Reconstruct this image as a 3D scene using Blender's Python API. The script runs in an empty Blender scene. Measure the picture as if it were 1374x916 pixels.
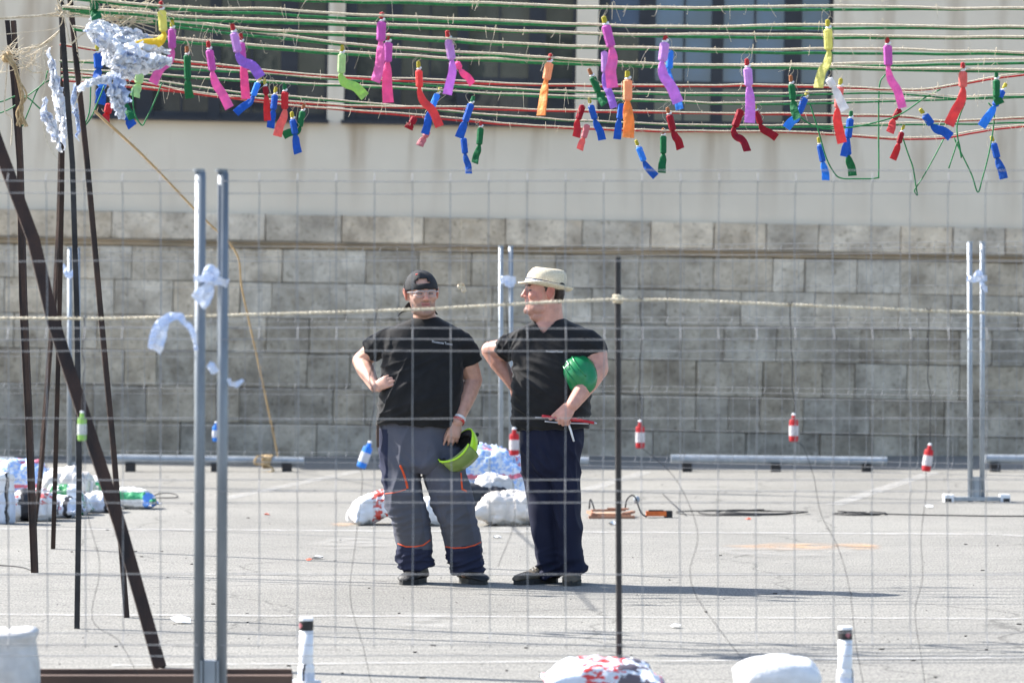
import bpy, bmesh, math, random
import numpy as np
from mathutils import Vector, Matrix, noise
from mathutils.bvhtree import BVHTree

random.seed(7)
sc = bpy.context.scene
C = sc.collection

# ------------------------------------------------------------------ camera, sky, sun, exposure
F = 4800.0          # focal length in photo pixels (photo 1374 wide)
HZ = 413.0          # horizon row
H = 1.55            # eye height
cam_d = bpy.data.cameras.new('camera')
cam_d.sensor_width = 36.0
cam_d.lens = 36.0 * F / 1374.0
cam_d.shift_y = -(458.0 - HZ) / 1374.0
cam_d.clip_start = 0.5
cam_d.clip_end = 600
cam_d.dof.use_dof = True
cam_d.dof.focus_distance = 20.0
cam_d.dof.aperture_fstop = 3.4
cam = bpy.data.objects.new('camera', cam_d)
cam.location = (0, 0, H)
cam.rotation_euler = (math.radians(90), 0, 0)
C.objects.link(cam)
sc.camera = cam

SUNV = Vector((-1.75, 0.76, 1.70)).normalized()      # towards the sun
w = bpy.data.worlds.new('World'); sc.world = w; w.use_nodes = True
nt = w.node_tree; nt.nodes.clear()
sky = nt.nodes.new('ShaderNodeTexSky'); sky.sky_type = 'NISHITA'; sky.sun_disc = False
sky.sun_elevation = math.asin(SUNV.z)
sky.sun_rotation = math.atan2(SUNV.x, SUNV.y)
sky.air_density = 1.0; sky.dust_density = 1.2; sky.ozone_density = 1.0
bg = nt.nodes.new('ShaderNodeBackground'); bg.inputs[1].default_value = 0.118
wo = nt.nodes.new('ShaderNodeOutputWorld')
nt.links.new(sky.outputs[0], bg.inputs[0]); nt.links.new(bg.outputs[0], wo.inputs[0])
sd = bpy.data.lights.new('sun', 'SUN'); sd.energy = 4.8; sd.angle = math.radians(0.53); sd.color = (1.0, 0.955, 0.89)
sun = bpy.data.objects.new('sun', sd); C.objects.link(sun)
sun.rotation_euler = SUNV.to_track_quat('Z', 'Y').to_euler()
sun.location = (-20, 10, 20)
sc.view_settings.view_transform = 'Standard'
sc.view_settings.look = 'None'
sc.view_settings.gamma = 1.0
sc.view_settings.use_curve_mapping = False
sc.view_settings.exposure = 1.52

# ------------------------------------------------------------------ helpers
def P(px, py, D):
    return Vector(((px - 687.0) / F * D, D, H + (HZ - py) / F * D))
def G(px, py, z=0.0):
    D = F * (H - z) / (py - HZ)
    return P(px, py, D)

def tag(o, label=None, cat=None, group=None, kind=None):
    if label: o['label'] = label
    if cat: o['category'] = cat
    if group: o['group'] = group
    if kind: o['kind'] = kind
    return o

def link(name, me, mat=None, parent=None, loc=None):
    o = bpy.data.objects.new(name, me)
    C.objects.link(o)
    if mat is not None and me is not None: me.materials.append(mat)
    if parent is not None: o.parent = parent
    if loc is not None: o.location = loc
    return o
def empty(name, loc=(0, 0, 0), rz=0.0):
    o = bpy.data.objects.new(name, None); C.objects.link(o)
    o.location = loc; o.rotation_euler = (0, 0, rz); o.empty_display_size = 0.1
    return o

class MB:
    """collects vertices and faces for one mesh"""
    def __init__(s): s.v = []; s.f = []
    def add(s, vs, fs):
        b = len(s.v); s.v += [tuple(x) for x in vs]; s.f += [tuple(b + i for i in f) for f in fs]
    def box(s, c, d, m=None):
        c = Vector(c); x, y, z = (k / 2 for k in d)
        vs = [Vector((a, b, e)) for a in (-x, x) for b in (-y, y) for e in (-z, z)]
        if m is not None: vs = [m @ p for p in vs]
        s.add([c + p for p in vs], [(0,1,3,2),(4,6,7,5),(0,4,5,1),(2,3,7,6),(0,2,6,4),(1,5,7,3)])
    def bar(s, p0, p1, wx, wy, ref=Vector((0, 1, 0))):
        p0 = Vector(p0); p1 = Vector(p1); t = (p1 - p0).normalized()
        u = t.cross(ref).normalized(); v = u.cross(t).normalized()
        vs = []
        for p in (p0, p1):
            for a, b in ((-1,-1),(1,-1),(1,1),(-1,1)): vs.append(p + u*a*wx/2 + v*b*wy/2)
        s.add(vs, [(0,3,2,1),(4,5,6,7),(0,1,5,4),(1,2,6,5),(2,3,7,6),(3,0,4,7)])
    def tube(s, pts, r, n=6, ref=None, flat=None, cap=True, power=2.0):
        """pts: points; r: radius or list; flat: list/scalar of second radius (v axis)"""
        pts = [Vector(p) for p in pts]; m = len(pts)
        rs = [r] * m if not hasattr(r, '__len__') else list(r)
        fl = rs if flat is None else ([flat] * m if not hasattr(flat, '__len__') else list(flat))
        rings = []
        u = None
        for i, p in enumerate(pts):
            t = (pts[min(i+1, m-1)] - pts[max(i-1, 0)])
            if t.length < 1e-9: t = Vector((0, 0, 1))
            t.normalize()
            if ref is not None:
                u = Vector(ref).cross(t)
                if u.length < 1e-4: u = t.orthogonal()
                u.normalize()
            elif u is None:
                u = t.orthogonal().normalized()
            else:
                u = (u - t * u.dot(t))
                if u.length < 1e-6: u = t.orthogonal()
                u.normalize()
            v = t.cross(u)
            ring = []
            for k in range(n):
                a = 2 * math.pi * k / n
                ca, sa = math.cos(a), math.sin(a)
                if power != 2.0:
                    ca = math.copysign(abs(ca) ** (2/power), ca); sa = math.copysign(abs(sa) ** (2/power), sa)
                ring.append(p + u * ca * rs[i] + v * sa * fl[i])
            rings.append(ring)
        s.loft(rings, cap)
    def loft(s, rings, cap=True):
        n = len(rings[0]); vs = [p for r in rings for p in r]; fs = []
        for i in range(len(rings) - 1):
            for k in range(n):
                a = i*n + k; b = i*n + (k+1) % n
                fs.append((a, b, b + n, a + n))
        if cap:
            fs.append(tuple(range(n))[::-1]); fs.append(tuple((len(rings)-1)*n + k for k in range(n)))
        s.add(vs, fs)
    def ell(s, c, r, m=None, nu=12, nv=8):
        c = Vector(c)
        if not hasattr(r, '__len__'): r = (r, r, r)
        vs = []; fs = []
        for j in range(nv + 1):
            th = math.pi * j / nv
            for i in range(nu):
                ph = 2*math.pi*i/nu
                p = Vector((r[0]*math.sin(th)*math.cos(ph), r[1]*math.sin(th)*math.sin(ph), r[2]*math.cos(th)))
                if m is not None: p = m @ p
                vs.append(c + p)
        for j in range(nv):
            for i in range(nu):
                a = j*nu+i; b = j*nu+(i+1) % nu
                fs.append((a, a+nu, b+nu, b))
        s.add(vs, fs)
    def caps(s, p0, p1, r0, r1=None, n=12):
        """capsule from p0 to p1"""
        if r1 is None: r1 = r0
        p0 = Vector(p0); p1 = Vector(p1); t = (p1 - p0)
        L = t.length
        t = t.normalized() if L > 1e-9 else Vector((0, 0, 1))
        pts = []; rr = []
        for k in range(4):
            a = math.pi/2 * (1 - k/4); 
            pts.append(p0 - t*r0*math.sin(a)); rr.append(max(r0*math.cos(a), 1e-4))
        pts.append(p0); rr.append(r0); pts.append(p1); rr.append(r1)
        for k in range(1, 5):
            a = math.pi/2 * k/4
            pts.append(p1 + t*r1*math.sin(a)); rr.append(max(r1*math.cos(a), 1e-4))
        s.tube(pts, rr, n=n)
    def chain(s, pts, rs, n=12):
        for i in range(len(pts)-1): s.caps(pts[i], pts[i+1], rs[i], rs[i+1], n)
    def mesh(s, name, smooth=False, weld=True):
        me = bpy.data.meshes.new(name); me.from_pydata(s.v, [], s.f)
        if weld:
            bm = bmesh.new(); bm.from_mesh(me)
            bmesh.ops.remove_doubles(bm, verts=bm.verts, dist=1e-6)
            bmesh.ops.recalc_face_normals(bm, faces=bm.faces)
            bm.to_mesh(me); bm.free()
        if smooth:
            for p in me.polygons: p.use_smooth = True
        me.update(); return me
    def build(s, name, mat, parent=None, smooth=False, loc=None, weld=True):
        return link(name, s.mesh(name, smooth, weld), mat, parent, loc)

def catmull(pts, per=8):
    pts = [Vector(p) for p in pts]
    if len(pts) < 3: 
        return [pts[0].lerp(pts[-1], i/per) for i in range(per+1)]
    out = []
    q = [2*pts[0]-pts[1]] + pts + [2*pts[-1]-pts[-2]]
    for i in range(1, len(q)-2):
        p0, p1, p2, p3 = q[i-1:i+3]
        for k in range(per):
            t = k/per
            out.append(0.5*((2*p1)+(p2-p0)*t+(2*p0-5*p1+4*p2-p3)*t*t+(3*p1-p0-3*p2+p3)*t**3))
    out.append(pts[-1]); return out

def bevel_box(name, d, bev, mat, parent, loc, jitter=0.0, seg=2):
    bm = bmesh.new(); bmesh.ops.create_cube(bm, size=1)
    for v in bm.verts:
        v.co = Vector((v.co.x*d[0] + random.uniform(-jitter, jitter), v.co.y*d[1], v.co.z*d[2] + random.uniform(-jitter, jitter)))
    if bev: bmesh.ops.bevel(bm, geom=bm.edges[:], offset=bev, segments=seg, affect='EDGES', profile=0.6)
    me = bpy.data.meshes.new(name); bm.to_mesh(me); bm.free()
    return link(name, me, mat, parent, loc)

# ------------------------------------------------------------------ materials
class N:
    def __init__(s, m): s.t = m.node_tree
    def new(s, typ, **kw):
        n = s.t.nodes.new(typ)
        for k, v in kw.items():
            if k.startswith('i_'):
                n.inputs[k[2:].replace('_', ' ')].default_value = v
            else: setattr(n, k, v)
        return n
    def l(s, a, b): s.t.links.new(a, b)
def base_mat(name, rough=0.7, metal=0.0, spec=0.5):
    m = bpy.data.materials.new(name); m.use_nodes = True
    b = m.node_tree.nodes['Principled BSDF']
    b.inputs['Roughness'].default_value = rough; b.inputs['Metallic'].default_value = metal
    b.inputs['Specular IOR Level'].default_value = spec
    return m, b, N(m)
def rgba(c): return (c[0], c[1], c[2], 1.0)
def scl(c, k): return tuple(min(1, x*k) for x in c)
def noisy(name, col, col2=None, scale=8, rough=0.75, bump=0.0, bscale=60, metal=0.0, spec=0.4, rand=0.0, stretch=None, coord='Object', detail=6, bdist=0.01, lo=0.35, hi=0.65, sss=0.0, transl=0.0):
    """two-tone noise colour, optional bump and per-object brightness"""
    m, b, n = base_mat(name, rough, metal, spec)
    if col2 is None: col2 = scl(col, 0.75)
    tc = n.new('ShaderNodeTexCoord'); mp = n.new('ShaderNodeMapping')
    if stretch: mp.inputs['Scale'].default_value = stretch
    n.l(tc.outputs[coord], mp.inputs[0])
    nz = n.new('ShaderNodeTexNoise'); nz.inputs['Scale'].default_value = scale; nz.inputs['Detail'].default_value = detail
    n.l(mp.outputs[0], nz.inputs['Vector'])
    r = n.new('ShaderNodeValToRGB')
    r.color_ramp.elements[0].position = lo; r.color_ramp.elements[1].position = hi
    r.color_ramp.elements[0].color = rgba(col2); r.color_ramp.elements[1].color = rgba(col)
    n.l(nz.outputs[0], r.inputs[0])
    out = r.outputs[0]
    if rand:
        oi = n.new('ShaderNodeObjectInfo'); mr = n.new('ShaderNodeMapRange')
        mr.inputs['To Min'].default_value = 1 - rand; mr.inputs['To Max'].default_value = 1 + rand
        n.l(oi.outputs['Random'], mr.inputs[0])
        mx = n.new('ShaderNodeMix', data_type='RGBA', blend_type='MULTIPLY'); mx.inputs[0].default_value = 1
        n.l(out, mx.inputs[6]); n.l(mr.outputs[0], mx.inputs[7]); out = mx.outputs[2]
    n.l(out, b.inputs['Base Color'])
    if bump:
        nb = n.new('ShaderNodeTexNoise'); nb.inputs['Scale'].default_value = bscale; nb.inputs['Detail'].default_value = 6
        n.l(mp.outputs[0], nb.inputs['Vector'])
        bp = n.new('ShaderNodeBump'); bp.inputs['Strength'].default_value = bump; bp.inputs['Distance'].default_value = bdist
        n.l(nb.outputs[0], bp.inputs['Height']); n.l(bp.outputs[0], b.inputs['Normal'])
    if transl:
        tr = n.new('ShaderNodeBsdfTranslucent'); n.l(out, tr.inputs[0])
        ms = n.new('ShaderNodeMixShader'); ms.inputs[0].default_value = transl
        o = m.node_tree.nodes['Material Output']
        n.l(b.outputs[0], ms.inputs[1]); n.l(tr.outputs[0], ms.inputs[2]); n.l(ms.outputs[0], o.inputs[0])
    return m
def attr_mat(name, rough=0.6, spec=0.3, bump=0.0, bscale=200, sss=0.0, bdist=0.003, mott=0.08, mscale=18):
    m, b, n = base_mat(name, rough, 0, spec)
    a = n.new('ShaderNodeAttribute'); a.attribute_name = 'Col'
    tc = n.new('ShaderNodeTexCoord')
    nz = n.new('ShaderNodeTexNoise'); nz.inputs['Scale'].default_value = mscale; nz.inputs['Detail'].default_value = 8
    n.l(tc.outputs['Object'], nz.inputs['Vector'])
    mr = n.new('ShaderNodeMapRange'); mr.inputs['To Min'].default_value = 1 - mott*2; mr.inputs['To Max'].default_value = 1 + mott*2
    n.l(nz.outputs[0], mr.inputs[0])
    mx = n.new('ShaderNodeMix', data_type='RGBA', blend_type='MULTIPLY'); mx.inputs[0].default_value = 1
    n.l(a.outputs['Color'], mx.inputs[6]); n.l(mr.outputs[0], mx.inputs[7])
    n.l(mx.outputs[2], b.inputs['Base Color'])
    if sss:
        b.inputs['Subsurface Weight'].default_value = sss
        b.inputs['Subsurface Radius'].default_value = (0.012, 0.004, 0.002)
    if bump:
        nb = n.new('ShaderNodeTexNoise'); nb.inputs['Scale'].default_value = bscale; nb.inputs['Detail'].default_value = 4
        n.l(tc.outputs['Object'], nb.inputs['Vector'])
        bp = n.new('ShaderNodeBump'); bp.inputs['Strength'].default_value = bump; bp.inputs['Distance'].default_value = bdist
        n.l(nb.outputs[0], bp.inputs['Height']); n.l(bp.outputs[0], b.inputs['Normal'])
    return m

def asphalt_mat():
    m, b, n = base_mat('asphalt', 0.88, 0, 0.25)
    tc = n.new('ShaderNodeTexCoord')
    def nz(scale, det=5, st=None):
        t = n.new('ShaderNodeTexNoise'); t.inputs['Scale'].default_value = scale; t.inputs['Detail'].default_value = det
        if st:
            mp = n.new('ShaderNodeMapping'); mp.inputs['Scale'].default_value = st
            n.l(tc.outputs['Object'], mp.inputs[0]); n.l(mp.outputs[0], t.inputs['Vector'])
        else: n.l(tc.outputs['Object'], t.inputs['Vector'])
        return t
    def ramp(src, a, ca, b_, cb):
        r = n.new('ShaderNodeValToRGB'); r.color_ramp.elements[0].position = a; r.color_ramp.elements[1].position = b_
        r.color_ramp.elements[0].color = rgba(ca); r.color_ramp.elements[1].color = rgba(cb)
        n.l(src, r.inputs[0]); return r
    big = ramp(nz(0.45, 6).outputs[0], 0.3, (0.205, 0.201, 0.187), 0.7, (0.265, 0.26, 0.242))
    fine = ramp(nz(75, 3).outputs[0], 0.3, (0.62, 0.62, 0.62), 0.7, (1.18, 1.17, 1.15))
    mid = ramp(nz(9, 6, (0.5, 1.4, 1)).outputs[0], 0.3, (0.86, 0.86, 0.87), 0.7, (1.08, 1.08, 1.07))
    m1 = n.new('ShaderNodeMix', data_type='RGBA', blend_type='MULTIPLY'); m1.inputs[0].default_value = 1
    n.l(big.outputs[0], m1.inputs[6]); n.l(fine.outputs[0], m1.inputs[7])
    m2a = n.new('ShaderNodeMix', data_type='RGBA', blend_type='MULTIPLY'); m2a.inputs[0].default_value = 1
    n.l(m1.outputs[2], m2a.inputs[6]); n.l(mid.outputs[0], m2a.inputs[7])
    grit = ramp(nz(110, 2, (1, 0.16, 1)).outputs[0], 0.36, (0.72, 0.72, 0.73), 0.6, (1.12, 1.115, 1.10))
    spot = ramp(nz(26, 3, (1, 0.3, 1)).outputs[0], 0.27, (0.6, 0.6, 0.6), 0.36, (1, 1, 1))
    m2b = n.new('ShaderNodeMix', data_type='RGBA', blend_type='MULTIPLY'); m2b.inputs[0].default_value = 1
    n.l(m2a.outputs[2], m2b.inputs[6]); n.l(grit.outputs[0], m2b.inputs[7])
    m2 = n.new('ShaderNodeMix', data_type='RGBA', blend_type='MULTIPLY'); m2.inputs[0].default_value = 1
    n.l(m2b.outputs[2], m2.inputs[6]); n.l(spot.outputs[0], m2.inputs[7])
    # hairline cracks
    vo = n.new('ShaderNodeTexVoronoi', feature='DISTANCE_TO_EDGE'); vo.inputs['Scale'].default_value = 0.42
    wp = nz(1.5, 5); ad = n.new('ShaderNodeMix', data_type='RGBA', blend_type='ADD'); ad.inputs[0].default_value = 0.55
    n.l(tc.outputs['Object'], ad.inputs[6]); n.l(wp.outputs['Color'], ad.inputs[7]); n.l(ad.outputs[2], vo.inputs['Vector'])
    cr = ramp(vo.outputs['Distance'], 0.0, (0.55, 0.55, 0.55), 0.006, (1, 1, 1))
    m3 = n.new('ShaderNodeMix', data_type='RGBA', blend_type='MULTIPLY'); m3.inputs[0].default_value = 1
    n.l(m2.outputs[2], m3.inputs[6]); n.l(cr.outputs[0], m3.inputs[7])
    n.l(m3.outputs[2], b.inputs['Base Color'])
    bp = n.new('ShaderNodeBump'); bp.inputs['Strength'].default_value = 0.7; bp.inputs['Distance'].default_value = 0.008
    n.l(nz(85, 4).outputs[0], bp.inputs['Height']); n.l(bp.outputs[0], b.inputs['Normal'])
    return m

def stone_mat(name, a, c, stain=(0.2, 0.16, 0.11)):
    m, b, n = base_mat(name, 0.9, 0, 0.2)
    tc = n.new('ShaderNodeTexCoord'); oi = n.new('ShaderNodeObjectInfo')
    mp = n.new('ShaderNodeMapping'); n.l(tc.outputs['Object'], mp.inputs[0])
    cm = n.new('ShaderNodeCombineXYZ')
    mul = n.new('ShaderNodeMath', operation='MULTIPLY'); mul.inputs[1].default_value = 53.0
    n.l(oi.outputs['Random'], mul.inputs[0]); n.l(mul.outputs[0], cm.inputs[0]); n.l(mul.outputs[0], cm.inputs[2]); n.l(cm.outputs[0], mp.inputs['Location'])
    def nz(s, d=7):
        t = n.new('ShaderNodeTexNoise'); t.inputs['Scale'].default_value = s; t.inputs['Detail'].default_value = d; t.inputs['Roughness'].default_value = 0.65
        n.l(mp.outputs[0], t.inputs['Vector']); return t
    def ramp(src, p0, c0, p1, c1):
        r = n.new('ShaderNodeValToRGB'); r.color_ramp.elements[0].position = p0; r.color_ramp.elements[1].position = p1
        r.color_ramp.elements[0].color = rgba(c0); r.color_ramp.elements[1].color = rgba(c1); n.l(src, r.inputs[0]); return r
    col = ramp(nz(3.0).outputs[0], 0.33, scl(a, 0.58), 0.68, c)
    st = ramp(nz(2.3, 5).outputs[0], 0.56, (0, 0, 0), 0.72, (1, 1, 1))
    mx = n.new('ShaderNodeMix', data_type='RGBA'); n.l(col.outputs[0], mx.inputs[6]); mx.inputs[7].default_value = rgba(stain)
    ms = n.new('ShaderNodeMath', operation='MULTIPLY'); ms.inputs[1].default_value = 0.7
    n.l(st.outputs[0], ms.inputs[0]); n.l(ms.outputs[0], mx.inputs[0])
    mr = n.new('ShaderNodeMapRange'); mr.inputs['To Min'].default_value = 0.88; mr.inputs['To Max'].default_value = 1.24
    n.l(oi.outputs['Random'], mr.inputs[0])
    m2 = n.new('ShaderNodeMix', data_type='RGBA', blend_type='MULTIPLY'); m2.inputs[0].default_value = 1
    n.l(mx.outputs[2], m2.inputs[6]); n.l(mr.outputs[0], m2.inputs[7])
    # some blocks are warmer than others
    fr = n.new('ShaderNodeMath', operation='FRACT'); mf = n.new('ShaderNodeMath', operation='MULTIPLY'); mf.inputs[1].default_value = 7.31
    n.l(oi.outputs['Random'], mf.inputs[0]); n.l(mf.outputs[0], fr.inputs[0])
    mw = n.new('ShaderNodeMath', operation='MULTIPLY'); mw.inputs[1].default_value = 0.45; n.l(fr.outputs[0], mw.inputs[0])
    m2w = n.new('ShaderNodeMix', data_type='RGBA', blend_type='MULTIPLY'); n.l(mw.outputs[0], m2w.inputs[0]); n.l(m2.outputs[2], m2w.inputs[6]); m2w.inputs[7].default_value = (1.0, 0.86, 0.68, 1)
    m2 = m2w
    # pits
    pit = ramp(nz(22, 4).outputs[0], 0.32, (0.6, 0.58, 0.55), 0.44, (1, 1, 1))
    m3 = n.new('ShaderNodeMix', data_type='RGBA', blend_type='MULTIPLY'); m3.inputs[0].default_value = 1
    n.l(m2.outputs[2], m3.inputs[6]); n.l(pit.outputs[0], m3.inputs[7])
    n.l(m3.outputs[2], b.inputs['Base Color'])
    bp = n.new('ShaderNodeBump'); bp.inputs['Strength'].default_value = 0.8; bp.inputs['Distance'].default_value = 0.02
    n.l(nz(14, 8).outputs[0], bp.inputs['Height']); n.l(bp.outputs[0], b.inputs['Normal'])
    return m

def stucco_mat():
    m, b, n = base_mat('stucco', 0.92, 0, 0.15)
    tc = n.new('ShaderNodeTexCoord')
    def nz(s, d=6, st=(1, 1, 1)):
        mp = n.new('ShaderNodeMapping'); mp.inputs['Scale'].default_value = st; n.l(tc.outputs['Object'], mp.inputs[0])
        t = n.new('ShaderNodeTexNoise'); t.inputs['Scale'].default_value = s; t.inputs['Detail'].default_value = d
        n.l(mp.outputs[0], t.inputs['Vector']); return t
    def ramp(src, p0, c0, p1, c1):
        r = n.new('ShaderNodeValToRGB'); r.color_ramp.elements[0].position = p0; r.color_ramp.elements[1].position = p1
        r.color_ramp.elements[0].color = rgba(c0); r.color_ramp.elements[1].color = rgba(c1); n.l(src, r.inputs[0]); return r
    col = ramp(nz(1.2).outputs[0], 0.3, (0.71, 0.605, 0.475), 0.7, (0.78, 0.67, 0.53))
    stk = ramp(nz(3.2, 5, (1, 1, 0.12)).outputs[0], 0.52, (0, 0, 0), 0.75, (1, 1, 1))     # rain streaks
    sx = n.new('ShaderNodeSeparateXYZ'); n.l(tc.outputs['Object'], sx.inputs[0])
    band = n.new('ShaderNodeMapRange', interpolation_type='SMOOTHSTEP')                    # runs off the window sills
    band.inputs['From Min'].default_value = 2.45; band.inputs['From Max'].default_value = 3.52
    band.inputs['To Min'].default_value = 0.12; band.inputs['To Max'].default_value = 0.95
    n.l(sx.outputs['Z'], band.inputs[0])
    mu = n.new('ShaderNodeMath', operation='MULTIPLY'); n.l(stk.outputs[0], mu.inputs[0]); n.l(band.outputs[0], mu.inputs[1])
    mx = n.new('ShaderNodeMix', data_type='RGBA'); n.l(mu.outputs[0], mx.inputs[0]); n.l(col.outputs[0], mx.inputs[6]); mx.inputs[7].default_value = (0.40, 0.29, 0.19, 1)
    n.l(mx.outputs[2], b.inputs['Base Color'])
    bp = n.new('ShaderNodeBump'); bp.inputs['Strength'].default_value = 0.25; bp.inputs['Distance'].default_value = 0.006
    n.l(nz(60).outputs[0], bp.inputs['Height']); n.l(bp.outputs[0], b.inputs['Normal'])
    return m

M = {}
M['asphalt'] = asphalt_mat()
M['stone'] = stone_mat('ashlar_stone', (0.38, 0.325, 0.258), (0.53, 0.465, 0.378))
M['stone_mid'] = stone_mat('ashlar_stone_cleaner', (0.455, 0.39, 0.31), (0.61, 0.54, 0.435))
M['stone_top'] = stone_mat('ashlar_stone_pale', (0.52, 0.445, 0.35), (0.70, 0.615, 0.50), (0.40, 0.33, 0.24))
M['cap'] = stone_mat('coping_stone', (0.62, 0.52, 0.41), (0.78, 0.67, 0.53), (0.47, 0.37, 0.26))
M['mortar'] = noisy('mortar', (0.36, 0.32, 0.265), (0.25, 0.22, 0.18), 5, 0.95, 0.4, 30)
M['mould'] = noisy('ochre_moulding', (0.44, 0.32, 0.20), (0.30, 0.23, 0.15), 3, 0.9, 0.4, 30, stretch=(1, 1, 3))
M['stucco'] = stucco_mat()
M['frame'] = noisy('window_frame_paint', (0.028, 0.030, 0.038), (0.02, 0.02, 0.026), 6, 0.45)
M['galv'] = noisy('galvanised_steel', (0.35, 0.38, 0.41), (0.25, 0.28, 0.31), 14, 0.5, 0.1, 40, metal=0.3, stretch=(1, 1, 0.3))
M['galvdark'] = noisy('galvanised_steel_shaded', (0.22, 0.245, 0.27), (0.15, 0.17, 0.19), 10, 0.5, 0.1, 40, metal=0.3, stretch=(1, 1, 0.3))  # near posts: same galvanised steel, dimmer lighting put into the colour
M['wire'] = noisy('galvanised_wire', (0.31, 0.31, 0.315), (0.22, 0.22, 0.225), 20, 0.65, metal=0.1)
M['rust'] = noisy('rusty_iron', (0.060, 0.034, 0.025), (0.022, 0.016, 0.015), 9, 0.75, 0.5, 80, metal=0.2, stretch=(1, 1, 0.5))
M['darkiron'] = noisy('dark_iron', (0.045, 0.042, 0.042), (0.022, 0.02, 0.02), 9, 0.6, 0.3, 80, metal=0.3)
M['twine'] = noisy('sisal_twine', (0.74, 0.65, 0.50), (0.55, 0.46, 0.33), 90, 0.95, 0.6, 300)
M['rope'] = noisy('pale_rope', (0.72, 0.66, 0.52), (0.5, 0.43, 0.31), 70, 0.95, 0.6, 300)
M['brownrope'] = noisy('tan_rope', (0.55, 0.40, 0.22), (0.36, 0.25, 0.13), 60, 0.95, 0.6, 300)
M['green'] = noisy('green_fuse', (0.012, 0.21, 0.055), (0.008, 0.12, 0.035), 40, 0.55)
M['redcord'] = noisy('red_fuse', (0.50, 0.022, 0.018), (0.33, 0.012, 0.012), 40, 0.55)
M['black'] = noisy('black_rubber', (0.02, 0.02, 0.022), (0.012, 0.012, 0.013), 20, 0.6)
M['plastic'] = noisy('white_plastic_film', (0.70, 0.73, 0.78), (0.42, 0.52, 0.72), 9, 0.35, 0.6, 60, transl=0.3, lo=0.38, hi=0.58)
M['whiteplast'] = noisy('white_plastic', (0.80, 0.81, 0.83), (0.72, 0.73, 0.76), 9, 0.4)
# ------------------------------------------------------------------ ground
mb = MB()
gx = list(np.linspace(-150, 150, 13)); gy = list(np.linspace(-80, 220, 13))
mb.add([(x, y, 0) for y in gy for x in gx], [(j*13+i, j*13+i+1, (j+1)*13+i+1, (j+1)*13+i) for j in range(12) for i in range(12)])
g = mb.build('ground', M['asphalt']); tag(g, 'worn pale grey asphalt of the car park', 'ground', kind='structure')

def worn_line_mat():
    m, b, n = base_mat('worn_road_paint', 0.8, 0, 0.2)
    m.use_nodes = True
    tc = n.new('ShaderNodeTexCoord')
    t = n.new('ShaderNodeTexNoise'); t.inputs['Scale'].default_value = 7; t.inputs['Detail'].default_value = 9; t.inputs['Roughness'].default_value = 0.75
    n.l(tc.outputs['Object'], t.inputs['Vector'])
    r = n.new('ShaderNodeValToRGB'); r.color_ramp.elements[0].position = 0.38; r.color_ramp.elements[1].position = 0.62
    r.color_ramp.elements[0].color = (0, 0, 0, 1); r.color_ramp.elements[1].color = (1, 1, 1, 1)
    n.l(t.outputs[0], r.inputs[0])
    mul = n.new('ShaderNodeMath', operation='MULTIPLY'); mul.inputs[1].default_value = 0.62; n.l(r.outputs[0], mul.inputs[0])
    tr = n.new('ShaderNodeBsdfTransparent'); ms = n.new('ShaderNodeMixShader')
    b.inputs['Base Color'].default_value = (0.46, 0.455, 0.44, 1)
    n.l(mul.outputs[0], ms.inputs[0]); n.l(tr.outputs[0], ms.inputs[1]); n.l(b.outputs[0], ms.inputs[2])
    n.l(ms.outputs[0], m.node_tree.nodes['Material Output'].inputs[0])
    return m
M['paint'] = worn_line_mat()
def gline(p0, p1, wd):
    a = G(*p0); b = G(*p1); t = (b - a).normalized(); u = Vector((-t.y, t.x, 0)) * wd / 2
    m = MB(); z = Vector((0, 0, 0.004))
    nseg = max(2, int((b - a).length / 0.5)); vs = []; fs = []
    for i in range(nseg + 1):
        p = a.lerp(b, i / nseg) + z
        vs += [p + u, p - u]
    for i in range(nseg): fs.append((2*i, 2*i+1, 2*i+3, 2*i+2))
    m.add(vs, fs)
    o = m.build('parking_line', M['paint'], weld=False)
    return tag(o, kind='structure')
for a, b, wd in [((1252, 634), (1118, 678), 0.14), ((868, 633), (772, 662), 0.14), ((482, 632), (298, 670), 0.14), ((100, 632), (-60, 660), 0.14), ((1620, 637), (1480, 685), 0.14),
                 ((-300, 708), (1330, 717), 0.16), ((1330, 717), (1700, 738), 0.16), ((-300, 770), (1700, 772), 0.06), ((-200, 824), (1700, 832), 0.10), ((150, 893), (1700, 880), 0.08)]:
    gline(a, b, wd)

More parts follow.
